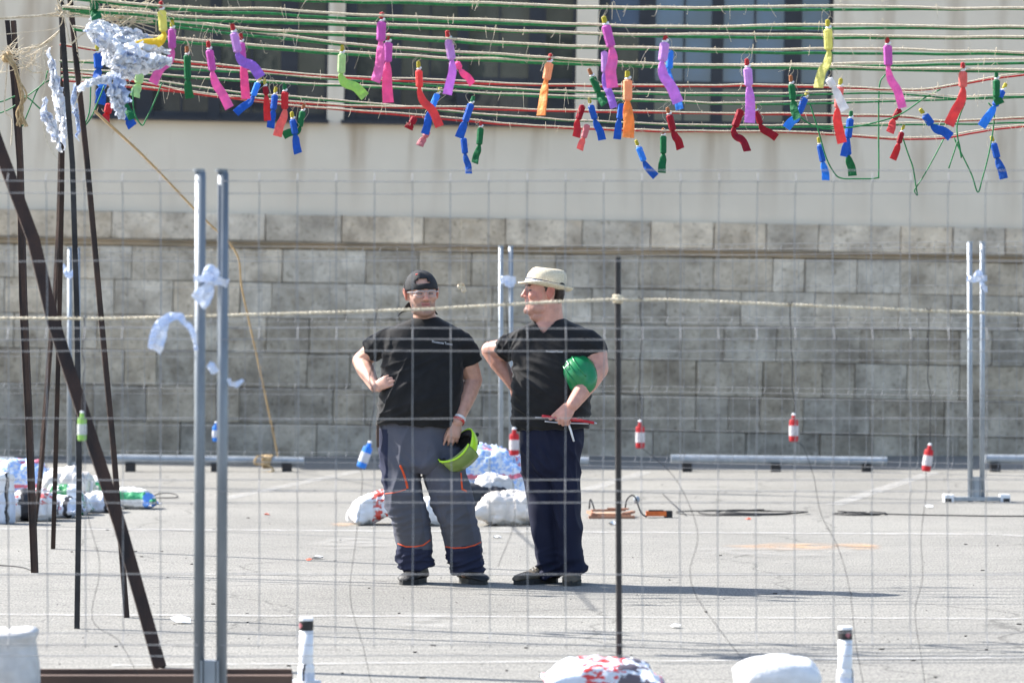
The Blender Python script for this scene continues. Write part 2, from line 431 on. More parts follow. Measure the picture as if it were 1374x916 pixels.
def blob(name, px, py, rx, ry, mat, n=36, seed=0, z=0.006):
    c = G(px, py); m = MB(); vs = [c + Vector((0, 0, z))]
    for k in range(n):
        a = 2*math.pi*k/n
        r = 0.75 + 0.5*noise.noise(Vector((math.cos(a)*1.6, math.sin(a)*1.6, seed)))+0.18*noise.noise(Vector((math.cos(a)*6, math.sin(a)*6, seed+9)))
        vs.append(c + Vector((rx*r*math.cos(a), ry*r*math.sin(a), z)))
    m.add(vs, [(0, 1+k, 1+(k+1) % n) for k in range(n)])
    return m.build(name, mat, weld=False)
def powder_mat(name, col, amt):
    m, b, n = base_mat(name, 0.95, 0, 0.1)
    tc = n.new('ShaderNodeTexCoord'); t = n.new('ShaderNodeTexNoise'); t.inputs['Scale'].default_value = 5; t.inputs['Detail'].default_value = 8
    n.l(tc.outputs['Object'], t.inputs['Vector'])
    r = n.new('ShaderNodeValToRGB'); r.color_ramp.elements[0].position = 0.35; r.color_ramp.elements[1].position = 0.75
    r.color_ramp.elements[0].color = (0, 0, 0, 1); r.color_ramp.elements[1].color = (amt, amt, amt, 1)
    n.l(t.outputs[0], r.inputs[0])
    tr = n.new('ShaderNodeBsdfTransparent'); ms = n.new('ShaderNodeMixShader'); b.inputs['Base Color'].default_value = rgba(col)
    ge = n.new('ShaderNodeVectorMath', operation='DISTANCE'); ge.inputs[1].default_value = (.5, .5, .5)
    sxy = n.new('ShaderNodeSeparateXYZ'); cxy = n.new('ShaderNodeCombineXYZ'); cxy.inputs[2].default_value = .5
    n.l(tc.outputs['Generated'], sxy.inputs[0]); n.l(sxy.outputs[0], cxy.inputs[0]); n.l(sxy.outputs[1], cxy.inputs[1]); n.l(cxy.outputs[0], ge.inputs[0])
    fo = n.new('ShaderNodeMapRange', interpolation_type='SMOOTHSTEP'); fo.inputs['From Min'].default_value = .12; fo.inputs['From Max'].default_value = .46; fo.inputs['To Min'].default_value = 1; fo.inputs['To Max'].default_value = 0
    n.l(ge.outputs['Value'], fo.inputs[0]); mm = n.new('ShaderNodeMath', operation='MULTIPLY'); n.l(r.outputs[0], mm.inputs[0]); n.l(fo.outputs[0], mm.inputs[1])
    n.l(mm.outputs[0], ms.inputs[0]); n.l(tr.outputs[0], ms.inputs[1]); n.l(b.outputs[0], ms.inputs[2]); n.l(ms.outputs[0], m.node_tree.nodes['Material Output'].inputs[0])
    return m
M['powder'] = powder_mat('orange_powder', (0.55, 0.33, 0.18), 0.7)
M['ash'] = powder_mat('pale_ash', (0.40, 0.39, 0.37), 0.45)
for i, (px, py, rx, ry, mt) in enumerate([(1085, 734, 0.75, 0.5, 'powder'), (1150, 733, 0.25, 0.5, 'powder'), (462, 704, 0.17, 0.35, 'powder'), (820, 690, 0.25, 0.4, 'powder'), (1060, 742, 0.9, 0.9, 'ash'), (470, 730, 0.4, 1.2, 'ash'), (560, 840, 0.4, 0.8, 'ash'), (690, 712, 0.35, 0.6, 'ash')]):
    o = blob('powder_stain', px, py, rx, ry, M[mt], seed=i*3.1, z=0.006 + 0.0015*i)
    tag(o, kind='stuff'); o['label'] = 'thin patch of spilled powder on the asphalt'

# litter
M['dirt'] = noisy('dark_litter', (0.05, 0.045, 0.04), None, 20, 0.9)
mbl = MB()
for k in range(300):
    p = G(random.uniform(-60, 1430), random.choice([random.uniform(640, 760), random.uniform(760, 910)]))
    s = random.choice([.002,.003,.003,.004,.005,.009])
    rot = Matrix.Rotation(random.uniform(0, 6.3), 3, 'Z')
    mbl.box(p + Vector((0, 0, s*0.3)), (s*random.uniform(1, 3), s, s*0.6), rot)
o = mbl.build('ground_litter', M['dirt'], weld=False); tag(o, 'dark crumbs of burnt litter scattered over the asphalt', 'litter', kind='stuff')
M['bit_r'] = noisy('red_paper', (0.7, 0.12, 0.06), None, 20, 0.8); M['bit_w'] = noisy('white_paper', (0.8, 0.8, 0.8), None, 20, 0.8)
for px, py, mt, s, lab in [(358, 691, 'bit_r', .02, 'crumpled red paper scrap nearest the printed sacks'), (415, 752, 'bit_r', .02, 'crumpled red paper scrap beside the near fence posts'), (1005, 697, 'bit_r', .02, 'crumpled red paper scrap beside the cable coil'),
        (243, 836, 'bit_w', .045, 'largest crumpled white paper scrap, beside the foot of the slanted beam'), (425, 750, 'bit_w', .03, 'small white paper scrap on open asphalt beside a red one'), (668, 722, 'bit_w', .025, 'small white paper scrap between the two men'),
        (1247, 681, 'bit_w', .03, 'small white paper scrap below the tilted hanging firecracker'), (822, 704, 'bit_w', .035, 'white paper scrap before the heap of wood slats'), (905, 842, 'bit_w', .025, 'small white paper scrap behind the plain rounded sack')]:
    m = MB(); c = G(px, py)
    vs = []; n = 9
    for k in range(n):
        a = 6.283*k/n; r = s*random.uniform(0.6, 1.2); vs.append(Vector((r*math.cos(a)*1.3, r*math.sin(a), random.uniform(0.002, s*0.7))))
    vs.append(Vector((0, 0, s*0.9))); vs.append(Vector((0, 0, 0.004)))
    m.add(vs, [(k, (k+1) % n, n) for k in range(n)] + [((k+1) % n, k, n+1) for k in range(n)])
    tag(m.build('paper_scrap', M[mt], loc=c), lab, 'scrap', 'paper scraps on the ground')

# ------------------------------------------------------------------ building with ashlar base
YW = 37.6; TILT = 0.0190
PW = F / YW
bld = empty('building', (0, YW, 0)); bld.rotation_euler = (0, TILT, 0)
tag(bld, 'grey rendered building on a tall ashlar stone base behind the fences', 'building')
def zl(py): return H + (HZ - py) / PW           # local height of a row measured at picture column 687
def xl(px): return (px - 687.0) / PW
XL, XR = -9.0, 9.5
# core behind the stones
m = MB(); m.box(((XL+XR)/2, 0.35, (zl(296)-0.4)/2 + 0.0), (XR-XL, 0.5, zl(296)+0.4)); m.build('wall_core', M['mortar'], bld)
rows = [340, 385, 432, 479, 526, 574, 640]
rw = random.Random(3)
for r in range(6):
    z1 = zl(rows[r]); z0 = zl(rows[r+1])
    x = XL - rw.uniform(0, .4)
    while x < XR:
        L = rw.choice([0.34, 0.45, 0.55, 0.62, 0.70, 0.78, 0.88, 0.98])
        gap = rw.uniform(.003, .008)
        d = rw.uniform(-0.010, 0.006)
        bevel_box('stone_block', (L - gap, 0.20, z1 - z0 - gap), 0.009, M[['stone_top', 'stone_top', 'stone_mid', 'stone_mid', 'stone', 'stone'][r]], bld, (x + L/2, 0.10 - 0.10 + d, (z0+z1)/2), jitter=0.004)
        x += L
# moulding and coping course
m = MB()
prof = [(-0.10, zl(340)+0.004), (-0.125, zl(339)), (-0.13, zl(336)), (-0.115, zl(334)), (-0.14, zl(332)), (-0.10, zl(330)), (0.05, zl(330)), (0.05, zl(340)+0.004)]
m.loft([[Vector((x, y, z)) for y, z in prof] for x in (XL, XR)])
m.build('moulding', M['mould'], bld)
x = XL - 0.3
while x < XR:
    L = rw.choice([0.55, 0.66, 0.72, 0.8, 0.86, 0.95])
    bevel_box('coping_stone', (L - 0.008, 0.24, zl(294)-zl(329.5)), 0.008, M['cap'], bld, (x+L/2, 0.02 + rw.uniform(-.005, .005), (zl(294)+zl(329.5))/2), jitter=0.003)
    x += L
# rendered wall, pieces round the three windows
SY = 0.02      # face of the render
zb = zl(293.5); zs = zl(166); zt = zl(-150); ztop = 6.6
wins = [(118, 430), (452, 763), (792, 1108)]
m = MB()
def wallbox(x0, x1, z0, z1): m.box(((x0+x1)/2, SY + 0.2, (z0+z1)/2), (x1-x0, 0.4, z1-z0))
m = MB(); wallbox(XL, XR, zb, zs); m.build('rendered_wall', M['stucco'], bld)
edges = [XL] + [xl(v) for wv in wins for v in wv] + [XR]
for i in range(0, len(edges), 2):
    m = MB(); wallbox(edges[i], edges[i+1], zs, zt); m.build('rendered_wall', M['stucco'], bld)
m = MB(); wallbox(XL, XR, zt, ztop); m.build('rendered_wall', M['stucco'], bld)
m = MB(); m.box(((XL+XR)/2, 3.2, ztop/2), (XR-XL, 5.6, ztop-0.05)); m.build('building_body', M['stucco'], bld)
m = MB(); m.box(((XL+XR)/2, 3.0, ztop+0.06), (XR-XL+0.3, 6.6, 0.12)); m.build('roof_slab', M['cap'], bld)
# glass
def glass_mat(name, tint, rough=0.03):
    m, b, n = base_mat(name, rough, 0, 0.9); 
    tc = n.new('ShaderNodeTexCoord'); t = n.new('ShaderNodeTexNoise'); t.inputs['Scale'].default_value = 1.3; t.inputs['Detail'].default_value = 3
    n.l(tc.outputs['Object'], t.inputs['Vector'])
    r = n.new('ShaderNodeValToRGB'); r.color_ramp.elements[0].position = .35; r.color_ramp.elements[1].position = .65
    r.color_ramp.elements[0].color = rgba(scl(tint, .55)); r.color_ramp.elements[1].color = rgba(tint)
    n.l(t.outputs[0], r.inputs[0]); n.l(r.outputs[0], b.inputs['Base Color'])
    bp = n.new('ShaderNodeBump'); bp.inputs['Strength'].default_value = 0.06; bp.inputs['Distance'].default_value = 0.05
    n.l(t.outputs[0], bp.inputs['Height']); n.l(bp.outputs[0], b.inputs['Normal'])
    b.inputs['IOR'].default_value = 1.5
    return m
M['glass'] = glass_mat('window_glass', (0.07, 0.075, 0.065))
M['glass_sky'] = glass_mat('sky_reflection_glass', (0.045, 0.10, 0.20))  # sky reflection in the third window painted in as a blue tint
M['glasslow'] = glass_mat('dark_window_glass', (0.03, 0.033, 0.042))
for wi, (a, b_) in enumerate(wins):
    x0, x1 = xl(a), xl(b_)
    wn = empty('window', ((x0+x1)/2, SY+0.12, zs)); wn.parent = bld
    cx = (x0+x1)/2
    W = x1-x0
    rel = [0, .05, .175, .245, .365, .372, .485, .535, .665, .672, .795, .868, .985, 1.0]
    fr = MB()
    # dark stiles between panes
    for p, q in ((0, .05), (.175, .245), (.485, .535), (.795, .868), (.985, 1.0)):
        fr.box((x0 + W*(p+q)/2 - cx, 0, (zt-zs)/2), (W*(q-p), 0.09, zt-zs))
    rails = [(0, 0.07), (zl(112)-zs, zl(104)-zs), (zl(40)-zs, zl(33)-zs), (zt-zs-0.07, zt-zs)]
    stl = [(.05, .175), (.245, .365), (.372, .485), (.535, .665), (.672, .795), (.868, .985)]
    for p, q in ((.05, .175), (.245, .485), (.535, .795), (.868, .985)):
        for z0, z1 in rails:
            fr.box((x0 + W*(p+q)/2 - cx, 0.006, (z0+z1)/2), (W*(q-p)-0.002, 0.07, z1-z0))
    for p in (.3685, .6685):
        for z0, z1 in ((0.071, rails[1][0]-.001), (rails[1][1]+.001, rails[2][0]-.001), (rails[2][1]+.001, rails[3][0]-.001)):
            fr.box((x0 + W*p - cx, 0.008, (z0+z1)/2), (W*0.008, 0.05, z1-z0))
    fr.build('window_frame', M['frame'], wn)
    for k, (p, q) in enumerate(stl):
        for zi, (z0, z1) in enumerate(((0.07, rails[1][0]), (rails[1][1], rails[2][0]), (rails[2][1], rails[3][0]))):
            g_ = MB(); g_.box((x0 + W*(p+q)/2 - cx, 0.02, (z0+z1)/2), (W*(q-p)+0.004, 0.012, z1-z0+0.01))
            mt = 'glasslow' if zi == 0 else ('glass_sky' if (wi == 2 and (k > 0 or zi == 2)) else 'glass')
            g_.build('pane', M[mt], wn)
    sl = MB(); sl.box((0, -0.10, -0.018), (W+0.04, 0.26, 0.035)); sl.build('window_sill', M['frame'], wn)

# unseen building added behind the camera to darken the window reflections
opp = empty('added_reflection_facade', (-19, -34, 0)); tag(opp, 'plain tall facade added out of view to darken the window reflections', 'building')
m = MB(); m.box((0, 0, 7), (46, 6, 14)); M['oppwall'] = noisy('dark_render', (.34, .35, .31), (.16, .18, .15), .35, .9); m.build('wall', M['oppwall'], opp)
m = MB(); m.box((0, 0, 14.15), (46.6, 6.6, 0.3)); m.build('roof', M['cap'], opp)
for i in range(14):
    for j in range(4):
        m = MB(); m.box((-21 + i*3.2, 3.02, 2.0 + j*3.3), (1.3, 0.1, 1.9)); m.build('window', M['glasslow'], opp)

# ------------------------------------------------------------------ low parking rails
def rail(px0, px1, lab, feet):
    D = 33.9; zc = 0.11
    a = (px0-687)/F*D; b = (px1-687)/F*D
    root = empty('parking_rail', ((a+b)/2, D, 0))
    m = MB(); m.tube([Vector((a-(a+b)/2, 0, zc+0.012)), Vector((b-(a+b)/2, 0, zc-0.012))], 0.042, n=14); m.build('rail_tube', M['galv'], root, smooth=False)
    for f in feet:
        m = MB(); m.box((( f-687)/F*D-(a+b)/2, 0, 0.04), (0.09, 0.12, 0.08)); m.build('foot', M['darkiron'], root)
    tag(root, lab, 'parking rail', 'low wheel stop rails at the wall')
rail(155, 408, 'low steel parking rail with a tan rope knotted round it', [175, 290, 385])
rail(530, 790, 'low steel parking rail mostly hidden behind the two men', [560, 660, 765])
rail(900, 1190, 'whole low steel parking rail on three feet, right of the iron stake', [922, 1041, 1163])
rail(1322, 1600, 'low steel parking rail starting behind the far post pair with weighted foot', [1335, 1460, 1580])
rail(-260, 20, 'low steel parking rail behind the stacked printed sacks', [-240, -120, 0])
# ------------------------------------------------------------------ mesh fences
def fence_panel(a, b, label, group, foot_at=(), zb=0.25, zt=2.07, r=0.0018, pw=0.042, seed=0, fold=-0.035, pm='galv'):
    """a,b: ground points of the two posts"""
    a = Vector(a); b = Vector(b); mid = (a+b)/2; t = (b-a).normalized(); L = (b-a).length
    nrm = Vector((-t.y, t.x, 0))
    root = empty('wire_fence', mid)
    tag(root, label, 'fence', group)
    rd = random.Random(seed)
    for s in (-1, 1):
        m = MB(); p = t*s*L/2
        m.tube([p, p + Vector((rd.uniform(-.008, .008), 0, zt+0.0))], pw/2, n=12); po = m.build('post', M[pm], root, smooth=False)
        for q in po.data.polygons: q.use_smooth = len(q.vertices) == 4
        c = MB(); c.tube([p + Vector((0, 0, zt+.0)), p + Vector((0, 0, zt+0.012))], pw/2+.002, n=12); c.build('post_cap', M[pm], po)
    # heights of horizontal wires: folds of three and a single wire between
    def zpix(y): return H + (HZ - y) / 351.0
    hz = []
    folds = []
    for y in (228, 440, 644, 850):
        folds.append(zpix(y + 15)); hz += [zpix(y), zpix(y+15), zpix(y+31)]
    hz += [zpix(350), zpix(562), zpix(771)]
    def off(z):
        for f in folds:
            d = abs(z-f)
            if d < 0.046: return fold*(1 - d/0.046)
        return 0
    m = MB()
    for z in hz:
        n = 10
        pts = [t*(-L/2 + L*i/n) + nrm*off(z) + Vector((0, 0, z + 0.004*noise.noise(Vector((i*.7, z*3, seed))))) for i in range(n+1)]
        m.tube(pts, r, n=5, ref=Vector((0, 0, 1)))
    nv = int(round(L/0.148))
    zz = sorted(set([zb, zt-0.005] + [f+d for f in folds for d in (-.046, 0, .046)] + list(np.linspace(zb, zt-.005, 9))))
    for i in range(1, nv):
        x = -L/2 + L*i/nv
        pts = [t*(x + 0.006*noise.noise(Vector((x*2, z*2, seed+5)))) + nrm*(off(z) - 0.004) + Vector((0, 0, z)) for z in zz if zb-1e-6 <= z <= zt]
        m.tube(pts, r, n=5, ref=Vector((0, 1, 0.01)))
    wm = m.build('wire_mesh', M['wire'], root, weld=False); wm['kind'] = 'stuff'
    return root

def fence_foot(c, label, plate=True):
    root = empty('metal_stand', c)
    tag(root, label, 'stand', 'stands under the fence posts')
    m = MB(); m.box((0, 0, 0.025), (0.40, 0.10, 0.03)); m.build('base_plate', M['galv'], root)
    for s in (-1, 1):
        m = MB(); m.box((s*0.225, 0, 0.03), (0.075, 0.14, 0.06)); o = m.build('end_block', M['whiteplast'], root)
        k = MB(); k.box((s*0.232, -0.071, 0.016), (0.05, 0.01, 0.03)); k.build('rubber_pad', M['black'], o)
    m = MB()
    m.box((0, -0.0, 0.12), (0.045, 0.05, 0.16)); m.box((-0.031, 0, 0.12), (0.008, 0.065, 0.16)); m.box((0.031, 0, 0.12), (0.008, 0.065, 0.16))
    m.build('clamp_socket', M['galv'], root)
    return root
DN = 13.72
def XD(px, D): return (px-687.0)/F*D
nearL0 = Vector((XD(266, DN)-3.5, DN, 0)); nearL1 = Vector((XD(267, DN), DN, 0))
nearR0 = Vector((XD(297, DN), DN, 0)); nearR1 = Vector((XD(297, DN)+3.52, DN, 0))
fence_panel(nearL0, nearL1, 'near wire mesh fence panel standing in front of the leaning rusty poles', 'near fence', seed=1, pm='galvdark')
fence_panel(nearR0, nearR1, 'near wire mesh fence panel standing in front of the two men', 'near fence', seed=2, pm='galvdark')
fence_foot(Vector((XD(282, DN), DN, 0)), 'metal foot under the near pair of posts with the tied ribbon')
# far fence
fl0 = G(93, 651); fm0 = G(672, 656); fm1 = G(686, 656); fr0 = G(1302, 673); fr1 = G(1318, 673); fl1 = G(105, 651)
fence_panel(fl1, fm0, 'far wire mesh fence panel behind the man with the backward cap', 'far fence', seed=3)
fence_panel(fm1, fr0, 'far wire mesh fence panel behind the black iron stake', 'far fence', seed=4)
fence_panel(fr1, fr1 + (fr0-fm1).normalized()*3.5, 'far wire mesh fence panel running out past the foot with white blocks', 'far fence', seed=5)
fence_panel(fl0 - (fm0-fl1).normalized()*3.5, fl0, 'far wire mesh fence panel behind the printed sacks', 'far fence', seed=6)
fence_foot((fr0+fr1)/2, 'metal foot with white end blocks under the far posts')
fence_foot((fl0+fl1)/2, 'metal foot under the far posts behind the printed sacks')
fence_foot((fm0+fm1)/2, 'metal foot under the far posts hidden behind the straw hatted man')

# ------------------------------------------------------------------ iron poles of the stand
def angle_bar(pts, wd, name, label, mat='rust', th=0.006, rot=0.0, group=None):
    """L-section iron following the points (base first)"""
    pts = [Vector(p) for p in pts]; base = pts[0]
    rings = []
    for i, p in enumerate(pts):
        t = (pts[min(i+1, len(pts)-1)] - pts[max(i-1, 0)]).normalized()
        u = t.cross(Vector((0, 1, 0))).normalized(); u = Matrix.Rotation(rot, 3, t) @ u; v = u.cross(t).normalized()
        q = p - base
        s = wd
        rings.append([q + u*(-s/2) + v*(-s/2), q + u*(s/2) + v*(-s/2), q + u*(s/2) + v*(-s/2+th), q + u*(-s/2+th) + v*(-s/2+th), q + u*(-s/2+th) + v*(s/2), q + u*(-s/2) + v*(s/2)])
    m = MB(); m.loft(rings)
    o = m.build(name, M[mat], loc=base); tag(o, label, 'pole', group or 'iron poles of the firework stand')
    return o
def polepts(pix, D0, D1=None):
    D1 = D1 or D0; n = len(pix)
    y0 = pix[0][1]; y1 = pix[-1][1]
    return [P(x, y, D0 + (D1-D0)*((y-y0)/(y1-y0))) for x, y in pix]
def Dg(y): return F*H/(y-HZ)
angle_bar(polepts([(214, 896), (160, 705), (119, 580), (70, 430), (44, 322), (0, 205), (-60, 40)], Dg(896), 16.0), 0.055, 'iron_pole', 'thick leaning brown iron beam, the most slanted of the poles', rot=0.3, th=0.02)
angle_bar(polepts([(44, 768), (36, 560), (28, 400), (25, 220), (17, 110), (9, 28)], Dg(768), 21.2), 0.029, 'iron_pole', 'rust brown iron pole of the upright twin pair, twine knot wound on it', rot=0.4)
angle_bar(polepts([(48, 768), (40, 560), (33, 400), (28, 220), (23, 110), (18, 28)], Dg(768)-0.08, 20.9), 0.025, 'iron_pole', 'dark iron pole touching its twin under the twine knot', rot=-0.3)
angle_bar(polepts([(71, 736), (76, 560), (80, 400), (83, 250), (84, 100), (82, -40)], Dg(736), 22.2), 0.03, 'iron_pole', 'brown iron pole behind the hanging white plastic strip', rot=0.2)
angle_bar(polepts([(46, 705), (54, 640), (67, 470), (74, 395), (79, 300), (84, 120)], Dg(705), 25.0), 0.026, 'iron_pole', 'thin rusty iron pole crossing behind the slanted beam', rot=-0.7)
angle_bar(polepts([(103, 843), (106, 640), (103, 420), (97, 220), (85, 60), (78, -40)], Dg(843), 17.6), 0.027, 'iron_pole', 'dark grey iron pole with the pale green firecracker hanging beside it', 'darkiron', rot=0.2)
angle_bar(polepts([(168, 828), (150, 600), (133, 420), (115, 220), (100, 80), (88, -40)], Dg(828), 17.9), 0.032, 'iron_pole', 'dark iron pole with a pale worn edge, leaning beside the slanted beam', rot=0.75)
# hidden support at the other end of the lines, out of frame
for i, (px, py) in enumerate([(1600, 830), (1640, 745)]):
    b0 = G(px, py)
    angle_bar([b0, b0 + Vector((0.02, 0, 1.8)), b0 + Vector((0, 0, 3.4))], 0.04, 'iron_pole', ['nearer','farther'][i] + ' iron pole holding the far ends of the fuse lines', rot=0.2, group='iron poles at the line ends')
# near black stake with rope
DS = 14.5
st = MB(); b0 = Vector((XD(831, DS), DS, 0))
st.tube([Vector((0, 0, 0)), Vector((-0.004, 0, 0.9)), Vector((-0.006, 0, H + (HZ-345)/F*DS))], 0.0125, n=8)
tag(st.build('iron_stake', M['darkiron'], loc=b0), 'slim dark iron stake holding up the pale rope, planted in a printed sack', 'stake')

def fuzz(m, pts, n, r=0.0007, ln=0.03, rd=random):
    for k in range(n):
        i = rd.randrange(len(pts)-1); p = pts[i].lerp(pts[i+1], rd.random())
        d = Vector((rd.gauss(0, 1), rd.gauss(0, 1), rd.gauss(0, 1))).normalized()
        q = p + d*ln*rd.uniform(.4, 1.3) + (pts[i+1]-pts[i]).normalized()*ln*rd.uniform(-1, 1)
        m.tube([p, (p+q)/2 + Vector((0, 0, rd.uniform(-.4, .4)*ln*.5)), q], [r, r, r*.5], n=3, cap=False)
def twisted(m, pts, r, turns_per_m=22, n=6):
    """two-strand twisted rope"""
    acc = 0; ph = []
    for i, p in enumerate(pts):
        if i: acc += (pts[i]-pts[i-1]).length
        ph.append(acc*turns_per_m*2*math.pi)
    for s in (0, math.pi):
        q = []
        for i, p in enumerate(pts):
            t = (pts[min(i+1, len(pts)-1)] - pts[max(i-1, 0)]).normalized(); u = t.cross(Vector((0, 1, 0.01))).normalized(); v = t.cross(u)
            q.append(p + (u*math.cos(ph[i]+s) + v*math.sin(ph[i]+s))*r*0.45)
        m.tube(q, r*0.62, n=n)
def resample(pts, step):
    out = [pts[0]]; 
    for i in range(len(pts)-1):
        k = max(1, int((pts[i+1]-pts[i]).length/step))
        out += [pts[i].lerp(pts[i+1], (j+1)/k) for j in range(k)]
    return out
# pale rope across
rp = catmull([P(-160, 431, 14.9), P(0, 427, 14.8), P(150, 427, 14.7), P(300, 423, 14.6), P(560, 415, 14.5), P(829, 402, 14.475), P(1060, 409, 14.5), P(1250, 417, 14.6), P(1374, 422, 14.7), P(1560, 430, 14.9)], 40)
rp = resample(rp, 0.008)
m = MB(); twisted(m, rp, 0.0068, 26, 5); fuzz(m, rp, 420, 0.0006, 0.012)
ro = m.build('pale_rope', M['rope'], weld=False); tag(ro, 'long pale sisal rope stretched from the poles over the iron stake', 'rope')
m = MB()
for k in range(5): 
    m.tube([Vector((0.017*math.cos(a), 0.017*math.sin(a), 0.006*k - 0.012 + 0.004*math.sin(a*.5))) for a in np.linspace(0, 6.28, 14)], 0.0055, n=6)
m.build('knot', M['rope'], ro, loc=P(829, 402, 14.5) + Vector((0, 0.0, 0)), weld=False)
# tan guy rope from the tangle to the parking rail
gp = catmull([P(128, 150, 19.5), P(195, 212, 22.5), P(265, 285, 25.5), P(316, 338, 27.8), P(325, 390, 29), P(345, 480, 31.2), P(360, 550, 32.8), P(373, 612, 33.86)], 30)
gp = resample(gp, 0.012)
m = MB(); twisted(m, gp, 0.0085, 9, 5); fuzz(m, gp, 300, 0.001, 0.03)
gr = m.build('guy_rope', M['brownrope'], weld=False); tag(gr, 'tan twisted guy rope running down to the low parking rail', 'rope')
m = MB(); c = P(366, 619, 33.9)
for k in range(7):
    ph = random.uniform(0, 6); m.tube([Vector((0.045*k/3.5-0.10 + 0.03*math.sin(a*.5+ph), 0.056*math.cos(a), 0.056*math.sin(a))) for a in np.linspace(0, 6.0, 16)], 0.012, n=6)
m.tube(catmull([Vector((-.05, -.05, 0.03)), Vector((-.14, -.08, .05)), Vector((-.16, -.07, -.02)), Vector((-.05, -.06, -.03)), Vector((0, -.1, -.09)), Vector((-.3, -.12, -.115)), Vector((-.52, -.15, -.105))]), 0.011, n=6)
m.build('rope_knot', M['brownrope'], gr, loc=c, weld=False)

# ------------------------------------------------------------------ fuse lines
LINES = {
 'L0': (17.0, [(-40, -30), (200, -8), (335, -1), (480, 3), (690, 8), (860, 12), (1030, 13), (1374, 12), (1620, 10)], 'green', 'topmost green fuse line with twine above the window bars'),
 'L1': (17.1, [(84, -2), (124, 2), (260, 15), (340, 18), (480, 25), (690, 32), (860, 36), (1030, 38), (1374, 38), (1620, 36)], 'green', 'green fuse line with twine, second of the high lines from the top'),
 'L2': (17.25, [(84, 12), (190, 21), (260, 28), (340, 30), (480, 35), (690, 42), (860, 48), (1030, 51), (1374, 51), (1620, 50)], 'green', 'green fuse line with fuzzy twine, third of the high lines from the top'),
 'L3': (17.4, [(92, 14), (190, 26), (260, 35), (340, 42), (480, 49), (690, 61), (860, 66), (1030, 71), (1374, 73), (1620, 73)], 'green', 'green fuse line with twine, fourth of the high lines from the top'),
 'L4': (17.6, [(95, 18), (190, 30), (260, 40), (340, 48), (480, 62), (690, 77), (860, 86), (1030, 91), (1374, 96), (1620, 98)], 'green', 'green fuse line with twine, fifth of the high lines from the top'),
 'L5': (17.75, [(98, 40), (180, 52), (260, 58), (340, 64), (480, 74), (690, 83), (860, 89), (1030, 91), (1200, 88), (1374, 85), (1620, 80)], 'green', 'green fuse line, lowest of the high lines with big firecrackers'),
 'R1': (20.0, [(80, 60), (180, 76), (260, 86), (340, 94), (480, 106), (690, 114), (860, 116), (1030, 116), (1130, 118), (1230, 121), (1290, 113), (1374, 101), (1620, 70)], 'redcord', 'red fuse line, highest of the three red ones'),
 'M1': (20.2, [(80, 82), (180, 88), (260, 94), (340, 98), (480, 109), (690, 121), (860, 126), (1030, 129), (1180, 125), (1280, 132), (1374, 130), (1620, 126)], 'green', 'green fuse line just under the highest red one'),
 'M2': (20.4, [(82, 94), (180, 98), (260, 105), (400, 113), (560, 120), (690, 128), (860, 136), (1030, 140), (1200, 136), (1374, 131), (1620, 124)], 'green', 'green fuse line with twine above the middle red one'),
 'R2': (20.6, [(82, 96), (160, 106), (260, 126), (340, 134), (480, 143), (690, 148), (860, 151), (1030, 154), (1200, 157), (1250, 162), (1300, 162), (1374, 159), (1620, 150)], 'redcord', 'red fuse line, the middle one of the three red ones'),
 'M3': (20.8, [(82, 104), (180, 106), (260, 116), (340, 127), (480, 138), (690, 157), (860, 166), (1030, 171), (1200, 168), (1374, 165), (1620, 158)], 'green', 'green fuse line, lowest of the green ones'),
 'R3': (21.0, [(84, 108), (180, 118), (260, 126), (350, 137), (480, 150), (690, 168), (860, 176), (1030, 177), (1120, 181), (1200, 187), (1260, 186), (1310, 178), (1374, 170), (1620, 150)], 'redcord', 'red fuse line, lowest of all the fuse lines'),
}
LP = {}
rdl = random.Random(11)
for key, (D, px, mt, lab) in LINES.items():
    pts = catmull([P(x, y, D) for x, y in px], 26)
    pts = [p + Vector((0, 0.01*noise.noise(p*3), 0.004*noise.noise(p*5+Vector((3, 0, 0))))) for p in pts]
    LP[key] = (D, pts)
    big = key[0] == 'L'
    m = MB(); m.tube(pts, 0.0068 if big else 0.0052, n=7, ref=Vector((0, 1, 0.01)))
    o = m.build('fuse_line', M[mt], smooth=True, weld=False); tag(o, lab, 'fuse line', 'fuse lines strung between the poles')
    tw = []
    for i, p in enumerate(pts):
        a = 1.2*noise.noise(Vector((p.x*1.1, D*7, 0)))*2.2
        rr = 0.012 if big else 0.010
        lift = 0.010*max(0, noise.noise(Vector((p.x*0.9, D*3, 4))))*2
        tw.append(p + Vector((0, -rr*0.75, rr*(.75+.55*math.sin(a)) + lift)))
    m = MB(); m.tube(tw, 0.0058 if big else 0.0042, n=6, ref=Vector((0, 1, 0.01)))
    fuzz(m, tw, 420 if big else 300, 0.0007, 0.016, rdl)
    for k in range(26):      # tie-off tails
        i = rdl.randrange(8, len(tw)-8); p = tw[i]; L_ = rdl.uniform(.03, .11)
        dx = rdl.uniform(-.6, .6)*L_
        m.tube(catmull([p, p + Vector((dx*.2, -.015, rdl.uniform(-.01, .03))), p + Vector((dx*.6, -.02, -L_*.4)), p + Vector((dx, -.02, -L_*rdl.uniform(.3, 1)))], 4), 0.0011, n=4)
    m.build('twine', M['twine'], o, weld=False)
def line_at(key, px):
    D, pts = LP[key]; X = XD(px, D)
    for i in range(len(pts)-1):
        if pts[i].x <= X <= pts[i+1].x:
            return pts[i].lerp(pts[i+1], (X-pts[i].x)/max(1e-9, pts[i+1].x-pts[i].x))
    return pts[0]
